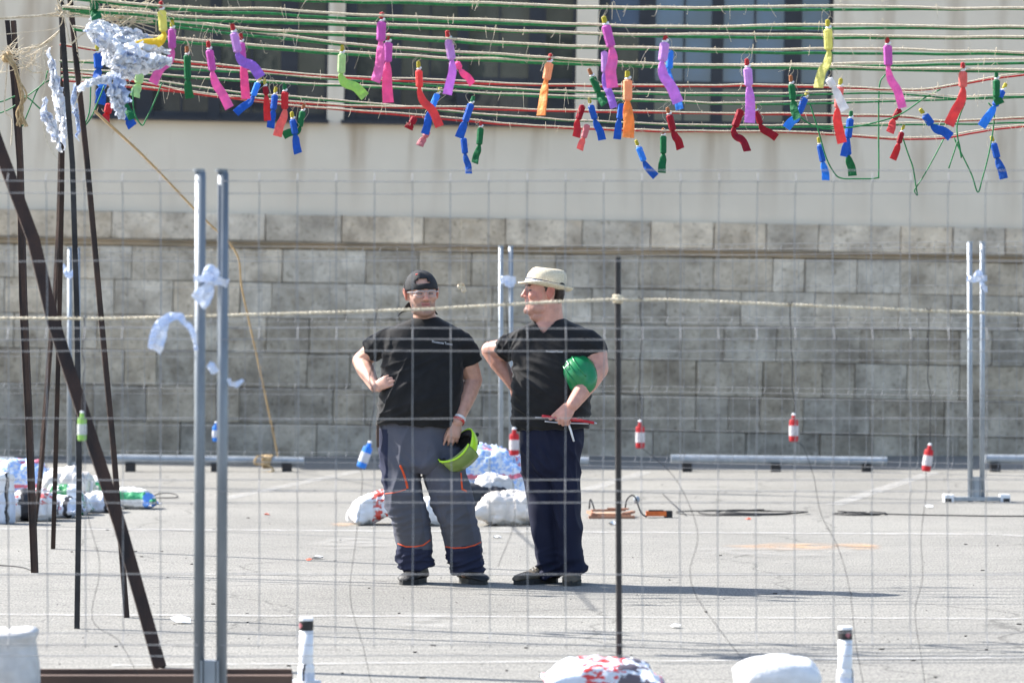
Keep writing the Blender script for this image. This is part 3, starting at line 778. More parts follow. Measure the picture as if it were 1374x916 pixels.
# ------------------------------------------------------------------ firecrackers on the lines
COL = {'magenta': (0.62, 0.14, 0.52), 'pink': (0.88, 0.20, 0.55), 'hotpink': (0.92, 0.15, 0.40), 'purple': (0.42, 0.20, 0.72), 'lilac': (0.62, 0.34, 0.74), 'mauve': (0.70, 0.28, 0.80),
       'yellow': (0.85, 0.62, 0.05), 'paleyellow': (0.78, 0.74, 0.22), 'limegreen': (0.42, 0.70, 0.20), 'palegreen': (0.50, 0.70, 0.36), 'green': (0.015, 0.19, 0.07), 'blue': (0.02, 0.13, 0.55), 'brightblue': (0.05, 0.30, 0.85),
       'red': (0.62, 0.04, 0.05), 'darkred': (0.36, 0.012, 0.03), 'coral': (0.82, 0.10, 0.10), 'salmon': (0.78, 0.20, 0.18), 'peach': (0.90, 0.45, 0.24), 'orange': (0.95, 0.36, 0.10), 'white': (0.80, 0.80, 0.82), 'rose': (0.60, 0.22, 0.25),
       'olive': (0.45, 0.38, 0.03), 'brown': (0.35, 0.13, 0.05), 'capred': (0.42, 0.025, 0.03)}
PM = {}
for k, c in COL.items():
    PM[k] = noisy('paper_' + k, c, scl(c, 0.82), 25, 0.62, 0.6, 45, spec=0.3, transl=0.32 if k not in ('olive', 'brown', 'capred') else 0)
GRP = 'firecrackers hanging on the fuse lines'
rdc = random.Random(5)
def cracker(bt, bb, te, cb, ct, cc, wd, key, label, D=None, hang=True):
    D = D or LP[key][0]
    A = P(bt[0], bt[1], D); B = P(bb[0], bb[1], D); T = P(te[0], te[1], D + rdc.uniform(-.05, .05))
    u = D/F
    root = empty('firecracker', A); tag(root, label, 'firecracker', GRP)
    A0 = Vector((0, 0, 0)); B0 = B - A; T0 = T - A
    W = wd*u/2
    ax = (B0).normalized()
    yaw = Vector((rdc.uniform(-.5, .5), 1, rdc.uniform(-.2, .2))).normalized()
    # paper tube with folded, tied ends
    m = MB(); L = B0.length
    pts = [A0 - ax*0.005, A0 - ax*0.001, A0 + ax*0.004, B0 - ax*0.005, B0 - ax*0.001, B0 + ax*0.004]
    m.tube(pts, [W*.3, W*.75, W, W*.97, W*.8, W*.4], n=9, ref=yaw, flat=[W*.3, W*.72, W*.95, W*.92, W*.7, W*.3])
    m.build('body', PM[cb], root)
    # flattened paper tail
    d = T0 - B0; Lt = d.length
    side = d.normalized().cross(Vector((0, 1, 0))).normalized()
    bow = rdc.uniform(-.05, .05)*Lt
    tp = [B0, B0 + ax*Lt*.12, B0 + ax*Lt*.18 + d*.18 + side*bow*.4, B0 + d*.6 + side*bow, T0]
    tp = catmull(tp, 4); nn = len(tp)
    ww = [W*(0.40 + 0.55*min(1, i/(nn*.4)) + 0.30*(i/nn)) for i in range(nn)]
    ff = [W*(0.36 - 0.28*i/nn) for i in range(nn)]
    tw_ = rdc.uniform(-.7, .7)
    m = MB(); m.tube(tp, ww, n=10, ref=(Vector((tw_, 1, 0))).normalized(), flat=ff)
    for i, v in enumerate(m.v):
        p = Vector(v); q = noise.noise(p*32 + Vector((bt[0], 0, 0)))
        m.v[i] = (p.x, p.y + W*.38*q, p.z)
    m.build('tail', PM[ct], root, weld=False)
    # clay cap, tie and fuse string
    capt = A0 - ax*0.05
    if cc:
        m = MB(); m.tube([A0 - ax*0.048, A0 - ax*0.044, A0 - ax*0.018, A0 - ax*0.012], [W*.25, W*.5, W*.55, W*.3], n=8); m.build('cap', PM[cc], root)
        m = MB(); m.ell(A0 - ax*0.008, (W*.62, W*.62, 0.006)); m.ell(A0 - ax*0.010 + Vector((W*.5, -W*.3, .004)), (W*.3, W*.3, W*.3)); m.build('tie', M['whiteplast'], root)
    else: capt = A0 - ax*0.008
    top = line_at(key, bt[0]) if hang else capt + Vector((0, 0, .02))
    tp0 = top - A
    sm = MB()
    mid = (tp0 + capt)/2
    sm.tube(catmull([tp0 + Vector((0, 0, .006)), mid + Vector((.012, -.012, .0)), capt], 5), 0.0013, n=4)
    s = rdc.choice((-1, 1))
    sm.tube(catmull([tp0 + Vector((.01*s, -.008, .004)), tp0 + Vector((.03*s, -.015, -.02)), capt + Vector((.026*s, -.015, -.05)), A0 + ax*.03 + Vector((s*W*1.5, -W, 0)), A0 + ax*.05 + Vector((s*W*.9, -W, 0))], 5), 0.0010, n=4)
    sm.tube(catmull([tp0 + Vector((0, -.008, .008)), tp0 + Vector((rdc.uniform(-.05, .05), -.01, rdc.uniform(-.01, .03))), tp0 + Vector((rdc.uniform(-.07, .07), -.012, rdc.uniform(-.06, .02)))], 4), 0.0010, n=4)
    sm.build('string', M['twine'], root, weld=False)
    return root
CR = [
 ((217,15),(219,42),(172,68),'paleyellow','yellow','capred',12,'L1','yellow firecracker whose tail sweeps sideways over the plastic film'),
 ((231,40),(231,65),(205,112),'magenta','pink','olive',11,'L2','magenta firecracker with a pale pink tail end, beside the yellow one'),
 ((251,75),(252,107),(255,132),'green','green','brown',10,'L5','dark green firecracker with brown cap hanging alone before the first window'),
 ((281,68),(285,95),(308,145),'magenta','pink','capred',11,'L4','magenta firecracker with a thin pink tail slanting away'),
 ((314,45),(319,70),(350,104),'lilac','purple','capred',12,'L2','purple firecracker with its narrow purple tail blown aside'),
 ((324,58),(326,82),(330,133),'magenta','hotpink','capred',10,'L3','mauve firecracker with straight hot pink tail behind the purple one'),
 ((459,73),(458,98),(490,130),'palegreen','limegreen','olive',11,'L4','light green firecracker with a curled lime tail'),
 ((512,30),(511,55),(504,110),'magenta','pink','capred',13,'L1','magenta firecracker with wide pink tail, higher of the touching pair'),
 ((521,58),(520,83),(521,138),'magenta','hotpink','capred',12,'L3','magenta firecracker with long straight hot pink tail, lower of the touching pair'),
 ((562,95),(563,117),(590,170),'coral','coral','olive',10,'L5','red firecracker with a long narrow red tail swinging aside'),
 ((602,54),(606,80),(600,127),'lilac','mauve','capred',12,'L3','lilac firecracker with mauve tail and a loop of string'),
 ((613,84),(617,92),(634,113),'hotpink','hotpink',None,9,'L4','short pink firecracker with flicked tail behind the lilac one'),
 ((737,85),(733,107),(726,155),'peach','orange','capred',12,'L4','orange firecracker with red cap and narrow orange tail'),
 ((813,35),(820,63),(822,118),'magenta','pink','olive',13,'L0','magenta firecracker with yellow cap, tied above a purple one'),
 ((811,70),(811,97),(824,145),'lilac','purple',None,9,'L3','purple firecracker without cap tucked behind the magenta one'),
 ((842,108),(842,135),(843,185),'peach','orange','olive',13,'L5','orange firecracker with yellow cap and broad orange tail'),
 ((892,58),(889,82),(910,138),'lilac','mauve','capred',13,'L2','lilac firecracker with wide mauve tail in front of a blue one'),
 ((899,68),(898,92),(912,147),'brightblue','brightblue',None,10,'L3','bright blue firecracker behind the wide lilac one'),
 ((1003,92),(1005,115),(1006,165),'lilac','mauve','capred',12,'L3','lilac firecracker with pink mauve tail hanging straight, red cap on a curled string'),
 ((1111,40),(1112,67),(1098,118),'paleyellow','paleyellow','olive',12,'L0','pale yellow firecracker with yellow cap, highest in front of the render'),
 ((1112,106),(1118,116),(1134,148),'white','white',None,11,'L4','white firecracker with wide white tail under the pale yellow one'),
 ((1191,62),(1192,88),(1211,145),'magenta','pink','capred',12,'L2','magenta firecracker with broad pink tail before bare render'),
 ((1292,97),(1292,117),(1273,168),'salmon','coral','capred',12,'L4','salmon firecracker with bright red flared tail'),
 ((1127,118),(1124,145),(1130,192),'salmon','coral','olive',11,'L5','coral firecracker with coral tail and yellow cap, behind the white one'),
 ((346,112),(340,128),(316,152),'brightblue','blue','olive',9,'M1','blue firecracker tied at the end of the purple tail'),
 ((356,117),(357,127),(359,162),'darkred','red','olive',8,'M1','thin red firecracker beside the blue one at the purple tail'),
 ((369,128),(367,147),(363,172),'blue','blue','olive',9,'M2','small blue firecracker between two red ones'),
 ((382,124),(382,146),(372,183),'red','salmon','green',10,'M2','red firecracker with green cap and pale salmon tail'),
 ((393,161),(396,180),(400,206),'blue','blue','olive',10,'R2','blue firecracker with wide blue tail hanging lowest before the window pier'),
 ((406,150),(402,170),(380,182),'green','green','brown',9,'R2','green firecracker with green tail bent back to the red one'),
 ((556,158),(552,166),(548,173),'darkred','darkred',None,10,'M3','short dark red firecracker stub under the lowest green line'),
 ((587,127),(578,148),(570,180),'brightblue','blue','olive',9,'M2','blue firecracker beside the long red tail'),
 ((574,176),(570,184),(563,196),'rose','rose',None,9,'R3','rose coloured paper firecracker end below the blue one'),
 ((632,140),(624,163),(616,185),'blue','blue','green',10,'M2','blue firecracker with green cap, upper of two hung in a chain'),
 ((622,186),(624,206),(629,233),'blue','blue',None,9,'R3','blue firecracker, lower of two hung in a chain'),
 ((645,172),(643,194),(637,219),'green','green','capred',9,'R3','green firecracker with red cap beside the blue chain'),
 ((782,142),(776,160),(773,184),'darkred','red',None,9,'M2','dark red firecracker beside a blue one before the pier'),
 ((793,142),(798,160),(808,188),'blue','blue','olive',9,'M2','blue firecracker with yellow cap beside a dark red one'),
 ((788,168),(783,185),(778,201),'rose','salmon',None,9,'M3','rose firecracker with salmon tail below the dark red one'),
 ((795,104),(803,123),(812,140),'green','green','brown',10,'L5','green firecracker with brown cap before the window pier'),
 ((834,140),(831,160),(828,187),'blue','blue',None,9,'M2','blue firecracker behind the broad orange tail'),
 ((857,198),(864,216),(880,237),'brightblue','blue','olive',9,'R3','blue firecracker slanting to a green one below the lines'),
 ((890,183),(890,206),(888,232),'green','green','brown',9,'R3','green firecracker with straight green tail below the lines'),
 ((898,155),(903,175),(913,200),'darkred','darkred','brown',10,'M2','dark red firecracker with brown cap under the wide lilac one'),
 ((994,148),(986,170),(1003,203),'darkred','darkred',None,11,'M2','dark red firecracker with broken crooked tail'),
 ((1015,150),(1020,166),(1042,185),'darkred','darkred','olive',9,'M2','dark red firecracker beside the straight lilac and pink one'),
 ((1062,114),(1064,134),(1070,160),'green','green','brown',10,'L5','green firecracker with brown cap at the third window'),
 ((1080,132),(1072,152),(1055,172),'blue','brightblue','olive',10,'M1','blue firecracker slanting beside the green one at the third window'),
 ((1100,195),(1104,217),(1108,242),'blue','brightblue','olive',9,'R3','blue firecracker with crumpled bright tail beside the bent green wire'),
 ((1141,160),(1138,185),(1132,210),'blue','blue','green',10,'M2','blue firecracker with green cap, upper of a blue and green chain'),
 ((1136,190),(1138,208),(1144,236),'blue','green',None,10,'R3','firecracker with dark green tail, lower of a blue and green chain'),
 ((1207,147),(1200,160),(1194,178),'darkred','coral','olive',9,'M2','dark red firecracker at the end of the broad pink tail'),
 ((1210,178),(1206,192),(1198,214),'darkred','red','olive',8,'M3','dark red firecracker hanging at the top of the V shaped wire'),
 ((1241,155),(1250,167),(1276,184),'blue','blue','olive',11,'M2','blue firecracker lying almost level along the lines'),
 ((1337,108),(1337,130),(1342,140),'green','green','green',10,'L5','green firecracker beside the blue one with crumpled tail'),
 ((1345,122),(1335,142),(1317,170),'blue','brightblue','olive',10,'R1','blue firecracker with crumpled shining tail beside the green one'),
 ((1333,193),(1338,212),(1347,240),'blue','blue','olive',10,'R3','blue firecracker hanging lowest beside the V shaped green wires'),
 ((147,140),(144,152),(142,163),'red','red',None,11,'R3','red firecracker under the dangling plastic film'),
 ((168,152),(172,160),(178,170),'blue','blue',None,12,'R3','wide blue firecracker under the dangling plastic film'),
 ((188,98),(186,112),(181,130),'palegreen','palegreen',None,12,'M2','pale green firecracker under the white crumpled film'),
 ((168,122),(169,138),(178,160),'green','green',None,9,'M3','dark green firecracker behind the pale green one'),
 ((131,72),(132,92),(130,105),'blue','blue','olive',12,'R1','blue firecracker with yellow cap right beside the dark poles'),
 ((140,108),(136,118),(134,140),'brightblue','blue',None,12,'M3','blue firecracker with shining tail below the one beside the dark poles'),
 ((126,2),(127,14),(130,26),'green','green',None,12,'L1','green firecracker stub at the top of the plastic film'),
]
for c in CR: cracker(*c)

# ------------------------------------------------------------------ crackers hanging from the pale rope on black wire
def rope_at(px):
    X = XD(px, 14.5); return min(rp, key=lambda p: abs(p.x-X))
DR = 14.5
def hang_cracker(px, py, col, band, wirex, lab, gpts, tilt=0, attach=None, h=34, wd=12):
    D = DR; u = D/F
    c = P(px, py, D); root = empty('hanging_firecracker', c); tag(root, lab, 'firecracker', 'striped firecrackers hanging from the pale rope')
    R = Matrix.Rotation(tilt, 3, 'Y')
    hh = h*u/2; W = wd*u/2
    def ring(z0, z1, r0, r1=None): 
        m = MB(); m.tube([R @ Vector((0, 0, z0)), R @ Vector((0, 0, z0+(z1-z0)*.08)), R @ Vector((0, 0, z1-(z1-z0)*.08)), R @ Vector((0, 0, z1))], [r0*.85, r0, r1 or r0, (r1 or r0)*.85], n=12); return m
    b = ring(-hh, hh*.72, W); b.build('body', PM[col], root, smooth=False)
    l = MB(); l.tube([R @ Vector((0, 0, -hh*.55)), R @ Vector((0, 0, hh*.25))], W+.0012, n=12); l.build('paper_band', PM[band], root)
    n = ring(hh*.72, hh*1.05, W*.5, W*.4); n.build('neck', PM[col], root)
    k = MB(); k.ell(R @ Vector((0, 0, hh*1.12)), (W*.45, W*.45, W*.3)); k.build('white_tie', M['whiteplast'], root)
    tp = rope_at(wirex) if attach is None else attach
    m = MB(); top = tp - c
    nn = 9; pts = []
    e = R @ Vector((0, 0, hh*1.1))
    for i in range(nn):
        t = i/(nn-1); q = top.lerp(e, t); q.x += 0.012*noise.noise(Vector((px, t*5, 0)))*math.sin(t*math.pi)*2
        pts.append(q)
    m.tube(catmull(pts, 3), 0.0022, n=5)
    m.tube([Vector((top.x-.01, top.y, top.z+.012)), Vector((top.x, top.y-.012, top.z)), Vector((top.x+.01, top.y, top.z+.012))], .0022, n=5)
    m.build('black_wire', M['black'], root, weld=False)
    if gpts:
        m = MB(); pp = [R @ Vector((0, 0, -hh))] + [P(x, y, D) - c for x, y in gpts]
        m.tube(catmull(pp, 6), 0.0012, n=5); m.build('fuse_wire', M['black'], root, weld=False)
hang_cracker(859, 584, 'red', 'white', 860, 'red firecracker with narrow white band hanging nearest the iron stake', [(868, 606), (905, 640), (930, 690), (936, 725), (926, 765), (935, 800), (970, 850), (1000, 888)])
hang_cracker(1065, 575, 'red', 'white', 1060, 'red and white firecracker hanging highest over the middle of the long parking rail', [(1078, 600), (1092, 640), (1102, 690), (1125, 735), (1140, 790), (1148, 860), (1160, 925)])
hang_cracker(1245, 615, 'red', 'white', 1250, 'red and white tilted firecracker hanging over the white bay line', [(1243, 660), (1236, 720), (1238, 775), (1228, 820), (1236, 880), (1242, 925)], tilt=0.15)
hang_cracker(690, 594, 'red', 'white', 680, 'red firecracker with wide white band hanging beside the navy trousers', [(688, 640), (690, 700), (668, 760)], wd=13)
hang_cracker(490, 611, 'brightblue', 'white', 505, 'blue and white tilted firecracker hanging beside the grey trousers', [(486, 650), (478, 720), (470, 800), (488, 870), (500, 925)], tilt=0.35, wd=13)
hang_cracker(110, 573, 'limegreen', 'white', 105, 'pale green firecracker with white label hanging by the slanted beam', [(112, 640), (120, 700), (134, 760), (124, 830), (160, 860), (185, 905)], h=36)
hang_cracker(290, 580, 'brightblue', 'white', 293, 'small blue firecracker hanging behind the near fence posts', None, h=24, wd=10)

# ------------------------------------------------------------------ loose bent green wires
def gwire(pix, D, lab, r=0.0042):
    m = MB(); m.tube(catmull([P(x, y, D) for x, y in pix], 5), r, n=6)
    o = m.build('bent_wire', M['green'], smooth=True, weld=False); tag(o, lab, 'wire', 'loose ends of green fuse wire'); return o
gwire([(1087, 140), (1098, 175), (1108, 210), (1118, 230), (1128, 239), (1150, 240), (1176, 239), (1179, 232), (1179, 180), (1180, 116), (1188, 100)], 20.4, 'green wire bent into a square hook below the lines')
gwire([(1208, 175), (1218, 205), (1225, 225), (1229, 250), (1231, 262), (1227, 256), (1231, 249), (1240, 235), (1254, 210), (1266, 187)], 20.9, 'green wire bent into a V with a curled tip')
gwire([(1295, 138), (1288, 155), (1284, 175), (1290, 212), (1286, 190), (1280, 205), (1273, 226)], 20.4, 'forked short green wire end between the two V shaped wires')
gwire([(1280, 185), (1292, 210), (1304, 235), (1312, 258), (1318, 240), (1326, 210), (1332, 178), (1334, 150), (1326, 138)], 20.8, 'green wire bent into a narrow deep V')
gwire([(1065, 136), (1075, 158), (1100, 172), (1130, 172), (1160, 168), (1205, 155), (1240, 132), (1262, 120)], 20.2, 'slack green wire sagging from the green firecracker up to the red line')
gwire([(178, 120), (180, 150), (190, 168), (196, 160), (208, 135), (217, 112)], 20.3, 'green wire V below the first window')
gwire([(122, 110), (120, 150), (112, 170), (122, 158), (132, 135), (140, 115)], 20.3, 'green wire fork beside the dark poles')
gwire([(-30, 160), (10, 148), (35, 130), (58, 112), (64, 95)], 20.9, 'green wire crossing behind the twin poles')
gwire([(30, 170), (40, 145), (52, 118), (66, 108)], 20.9, 'short green wire crossing the long one behind the twin poles')
gwire([(-30, 136), (0, 137), (30, 128), (56, 148)], 21.1, 'green wire sagging out behind the twin poles')

# ------------------------------------------------------------------ twine tangle
rt = random.Random(21)
m = MB()
def strand(pix, D, r=0.003, jit=0.0):
    pts = catmull([P(x, y, D) + Vector((rt.gauss(0, jit), rt.gauss(0, jit), rt.gauss(0, jit))) for x, y in pix], 6)
    m.tube(pts, r, n=5); return pts
for i in range(5): strand([(84+rt.uniform(-3, 3), 36), (70, 52+rt.uniform(-3, 3)), (50, 63+rt.uniform(-3, 3)), (30, 68+rt.uniform(-4, 4)), (14, 72+rt.uniform(-5, 5)), (-30, 66+i*4)], 20.8, 0.0035, 0.006)
for i in range(16): strand([(rt.uniform(8, 70), rt.uniform(62, 75)), (rt.uniform(10, 50), rt.uniform(70, 90)), (rt.uniform(20, 62), rt.uniform(80, 105))], 20.75, 0.0016, 0.02)
for i in range(18): strand([(15+rt.uniform(-10, 10), 74+rt.uniform(-8, 8)), (15+rt.uniform(-18, 22), 74+rt.uniform(-22, 22)), (15+rt.uniform(-30, 45), 72+rt.uniform(-22, 30))], 20.6, 0.0018, 0.02)
for i in range(6): strand([(56, 66), (58+rt.uniform(-4, 6), 85), (56+rt.uniform(-5, 10), 110)], 20.7, 0.0014, 0.008)
strand([(24, 86), (34, 90), (44, 97), (57, 97)], 20.7, 0.005)
strand([(10, 80), (8, 110), (6, 148), (16, 160), (15, 195)], 20.6, 0.0045)
o = m.build('twine_tangle', M['twine'], weld=False); tag(o, 'tangle of pale frayed twine tied to the twin poles', 'twine')
m = MB()
for i in range(9): strand([(8+rt.uniform(-4, 4), 74+rt.uniform(-3, 3)), (18, 86+rt.uniform(-3, 3)), (24+rt.uniform(-2, 2), 105), (30+rt.uniform(-4, 3), 130), (26+rt.uniform(-4, 4), 150), (27+rt.uniform(-6, 7), 168)], 20.55, 0.006, 0.006)
m.ell(P(9, 79, 20.6), (0.03, 0.028, 0.026)); m.ell(P(12, 74, 20.6), (0.026, 0.03, 0.02))
o = m.build('frayed_rope', M['brownrope'], weld=False); tag(o, 'tan frayed rope end hanging from its knot on the twin poles', 'rope')
m = MB()
for i in range(7): strand([(-40, 26+rt.uniform(-1.5, 3)), (40, 22+rt.uniform(-1, 1)), (85, 19+rt.uniform(-3, 3)), (125, 21+rt.uniform(-4, 4)), (180, 23+rt.uniform(-8, 8)), (225+rt.uniform(-20, 40), 22+rt.uniform(-12, 10))], 17.5, 0.0022, 0.004)
for i in range(34): strand([(rt.uniform(112, 185), rt.uniform(8, 35)), (rt.uniform(130, 200), rt.uniform(0, 30)), (rt.uniform(140, 215), rt.uniform(5, 45))], 17.35, 0.0024, 0.02)
for i in range(9): strand([(84+rt.uniform(-6, 6), 18), (82+rt.uniform(-10, 14), rt.uniform(-6, 12)), (90+rt.uniform(-4, 6), 20)], 17.4, 0.0026, 0.01)
strand([(85, 20), (90, 40), (95, 58), (105, 50), (116, 42)], 17.45, 0.004); strand([(-40, 50), (40, 43), (78, 37), (85, 19)], 17.5, 0.0016)
strand([(104, 70), (108, 90), (104, 120), (100, 150)], 17.5, 0.002, .01)
strand([(104, 70), (100, 45), (90, 22)], 17.5, .002)
o = m.build('twine_bundle', M['twine'], weld=False); tag(o, 'bundle of pale twine tied across the tops of the dark poles', 'twine')

# ------------------------------------------------------------------ plastic film
M['film2'] = noisy('white_blue_film', (0.80, 0.82, 0.86), (0.40, 0.52, 0.80), 26, 0.22, 0.5, 90, transl=0.35, lo=0.30, hi=0.44, spec=0.7)
def film(pix, D, ws, name, lab, seed, mat='film2', k=7, amp=1.0):
    """torn film: overlapping pleated sheets gathered along a path"""
    rf = random.Random(seed*17+3); m = MB(); nsec = 34; nw = 15
    base = catmull([P(x, y, D) for x, y in pix], 12)
    for r_ in range(k):
        t0 = rf.uniform(0, .45) if r_ else 0.0; t1 = min(1, t0 + rf.uniform(.4, .8)) if r_ else 1.0
        ph = rf.uniform(0, 9); fq = rf.uniform(5, 10); off = Vector((rf.gauss(0, .3), rf.gauss(0, .35), rf.gauss(0, .3)))
        vs = []
        roll = rf.uniform(-1.8, 1.8)
        for i in range(nsec+1):
            t = t0 + (t1-t0)*i/nsec; f = t*(len(base)-1); j = min(int(f), len(base)-2); p = base[j].lerp(base[j+1], f-j)
            tg = (base[j+1]-base[j]).normalized(); up = tg.cross(Vector((0, 1, 0))).normalized(); fr = tg.cross(up)
            W = np.interp(t, np.linspace(0, 1, len(ws)), ws)*D/F*(.75 if r_ else 1)*(.55+.45*math.sin(math.pi*i/nsec)**.5 + .35*noise.noise(Vector((i*.35, ph, seed))))
            for l in range(nw+1):
                s_ = l/nw*2-1; a_ = roll + .8*noise.noise(Vector((t*4, ph, seed)))
                q = p + off*W*.8 + (up*math.cos(a_) + fr*math.sin(a_))*s_*W
                zig = abs(((s_*fq*.5 + ph + noise.noise(Vector((t*3, s_*2, ph)))*1.6) % 2) - 1) - .5
                q += (fr*math.cos(a_) - up*math.sin(a_))*zig*W*.75
                nz_ = Vector((noise.noise(q*34 + Vector((ph, 0, 0))), noise.noise(q*34 + Vector((0, ph, 0))), noise.noise(q*34 + Vector((0, 0, ph)))))
                vs.append(q + nz_*.024*amp)
        fs = []
        for i in range(nsec):
            for l in range(nw): a_ = i*(nw+1)+l; fs.append((a_, a_+1, a_+nw+2, a_+nw+1))
        m.add(vs, fs)
    o = m.build(name, M[mat], weld=False); tag(o, lab, 'plastic film', 'torn plastic film caught on the lines'); return o
film([(114, 34), (130, 42), (150, 58), (175, 66), (200, 64), (226, 70)], 17.15, [9, 17, 20, 16, 13, 6], 'plastic_film', 'large crumpled plastic film with blue print draped over the high lines', 1, k=10)
film([(150, 84), (168, 82), (190, 84), (212, 84), (230, 80)], 17.05, [6, 16, 16, 12, 5], 'plastic_film', 'bright white crumpled film below the yellow tail', 2, k=10)
film([(120, 22), (136, 34), (158, 44), (182, 52), (206, 56)], 17.3, [5, 10, 13, 11, 6], 'plastic_film', 'twisted upper fold of film lying behind the yellow tail', 6, k=9)
film([(138, 62), (150, 74), (164, 90), (178, 100)], 17.2, [6, 12, 13, 7], 'plastic_film', 'loose flap of film linking the upper and lower white folds', 7, k=8)
film([(104, 119), (120, 114), (138, 108), (154, 102)], 17.1, [4, 6, 6, 5], 'plastic_film', 'narrow white film strip reaching from the dark poles', 3, k=4)
film([(152, 98), (155, 122), (158, 140), (160, 160)], 17.1, [7, 11, 10, 6], 'plastic_film', 'clear crinkled film bundle dangling above the red and blue stubs', 4, 'plastic', k=6)
film([(66, 66), (71, 90), (75, 112), (82, 140), (86, 165), (86, 198)], 18.2, [4, 5, 7, 8, 7, 3], 'plastic_film', 'long white and blue film strip hanging down along the dark poles', 5, k=7)
film([(58, 134), (64, 155), (74, 176), (82, 202)], 18.1, [4, 6, 8, 4], 'plastic_film', 'short white film strip beside the long hanging one', 8, k=5)
film([(102, 110), (100, 140), (104, 165), (104, 188)], 18.3, [5, 4, 4, 3], 'plastic_film', 'thin film scrap between the two dark poles', 9, 'plastic', k=4)
m = MB(); strand([(57, 66), (60, 90), (60, 118), (57, 130), (57, 148), (60, 180), (68, 200), (78, 215)], 19.6, 0.003)
tag(m.build('twine_strand', M['twine'], weld=False), 'single loose pale twine hanging beside the short film strip', 'twine')

# ribbons on the fence
def ribbon(pix, D, wpx, name, lab, group=None, seed=0, mat='ribbon', parent=None):
    pts = catmull([P(x, y, D + d) for x, y, d in pix], 6); c = pts[0].copy()
    k = len(pts); ws = np.interp(np.linspace(0, 1, k), np.linspace(0, 1, len(wpx)), wpx)
    m = MB(); m.tube([p - c for p in pts], [w_*D/F for w_ in ws], n=10, ref=Vector((.2, 1, .1)), flat=[0.0016]*k)
    for i, v in enumerate(m.v):
        p = Vector(v); m.v[i] = tuple(p + Vector((0.4, 1, .5))*(0.014*noise.noise(p*30 + Vector((seed, 0, 0))) + .008*noise.noise(p*75 + Vector((0, seed, 0)))))
    o = m.build(name, M[mat], parent, weld=False, loc=c); 
    if not parent: tag(o, lab, 'ribbon', group)
    return o
M['ribbon'] = noisy('white_ribbon', (0.78, 0.82, 0.90), (0.55, 0.66, 0.88), 14, 0.45, 0.2, 40, transl=0.3, lo=.35, hi=.6)
DB = DN - 0.035
root = empty('tied_ribbon', P(282, 378, DB)); tag(root, 'white and blue plastic ribbon tied in a bow round the near posts', 'ribbon')
def rb(pix, wpx, nm, seed):
    o = ribbon(pix, DB, wpx, nm, None, seed=seed, parent=root); o.location = o.location - root.location
rb([(260, 372, 0), (270, 374, -.01), (284, 378, -.02), (296, 378, -.01), (305, 381, 0)], [6, 4, 4, 5, 7], 'bow', 1)
rb([(283, 378, -.02), (278, 366, -.03), (284, 360, -.03), (289, 368, -.03), (284, 378, -.02)], [4, 6, 6, 6, 3], 'loop', 2)
rb([(283, 378, -.02), (276, 388, -.03), (268, 396, -.03), (262, 402, -.02)], [4, 7, 9, 8], 'tail', 3)
rb([(283, 380, -.02), (280, 392, -.025), (276, 404, -.02), (270, 411, -.02)], [4, 6, 7, 6], 'tail', 4)
m = MB(); m.ell((0.005, -.03, -.002), (.011, .01, .008)); m.build('knot', M['ribbon'], root)
root = empty('glove_strip', P(235, 424, DB)); tag(root, 'white and blue torn plastic strip arched on the near fence wires', 'ribbon')
rb([(203, 468, 0), (207, 448, -.02), (216, 434, -.02), (228, 426, -.02), (240, 424, -.02), (252, 434, -.02), (259, 450, -.02), (263, 470, 0)], [4, 6, 7, 6, 5, 4, 3.5, 3], 'arch', 7)
rb([(222, 434, -.02), (217, 448, -.03), (214, 462, -.02), (210, 472, 0)], [5, 6, 7, 6], 'finger', 8)
ribbon([(279, 489, 0), (284, 494, -.01), (290, 500, 0)], DB, [4, 5, 4], 'ribbon_scrap', 'small white ribbon scrap behind the knotted near posts', 'scraps on the near fence', 3)
ribbon([(306, 508, 0), (312, 516, -.01), (318, 515, -.01), (326, 510, 0)], DB, [3, 5, 4, 2], 'ribbon_scrap', 'V shaped white ribbon scrap caught on the near fence wire', 'scraps on the near fence', 4)
DRR = fr0.y - .04
root = empty('tied_ribbon', P(1310, 373, DRR)); tag(root, 'white ribbon tying the far pair of posts with weighted foot', 'ribbon')
def rb2(pix, D, wpx, nm, seed):
    o = ribbon(pix, D, wpx, nm, None, seed=seed, parent=root); o.location = o.location - root.location
rb2([(1297, 374, 0), (1305, 375, -.02), (1315, 374, -.02), (1324, 373, 0)], DRR, [4, 4, 4, 4], 'band', 5); rb2([(1308, 372, -.02), (1313, 366, -.03), (1318, 372, -.02)], DRR, [3, 4, 3], 'loop', 6); rb2([(1314, 376, -.02), (1321, 386, -.02), (1324, 392, -.02)], DRR, [2, 3, 2], 'tail', 6)
DRM = fm0.y - .04
root = empty('tied_ribbon', P(680, 376, DRM)); tag(root, 'pale ribbon tying the far posts beside the straw hat', 'ribbon')
rb2([(671, 375, 0), (680, 376, -.02), (692, 376, 0)], DRM, [5, 6, 5], 'band', 7); rb2([(676, 378, -.02), (682, 384, -.02), (690, 382, 0)], DRM, [2, 2, 2], 'tail', 7)
DRL = fl0.y - .04
root = empty('tied_ribbon', P(92, 368, DRL)); tag(root, 'white and blue ribbon tying the far posts behind the dark poles', 'ribbon')
rb2([(84, 355, 0), (88, 364, -.02), (93, 370, -.02), (100, 364, 0)], DRL, [2, 3, 4, 3], 'band', 8)
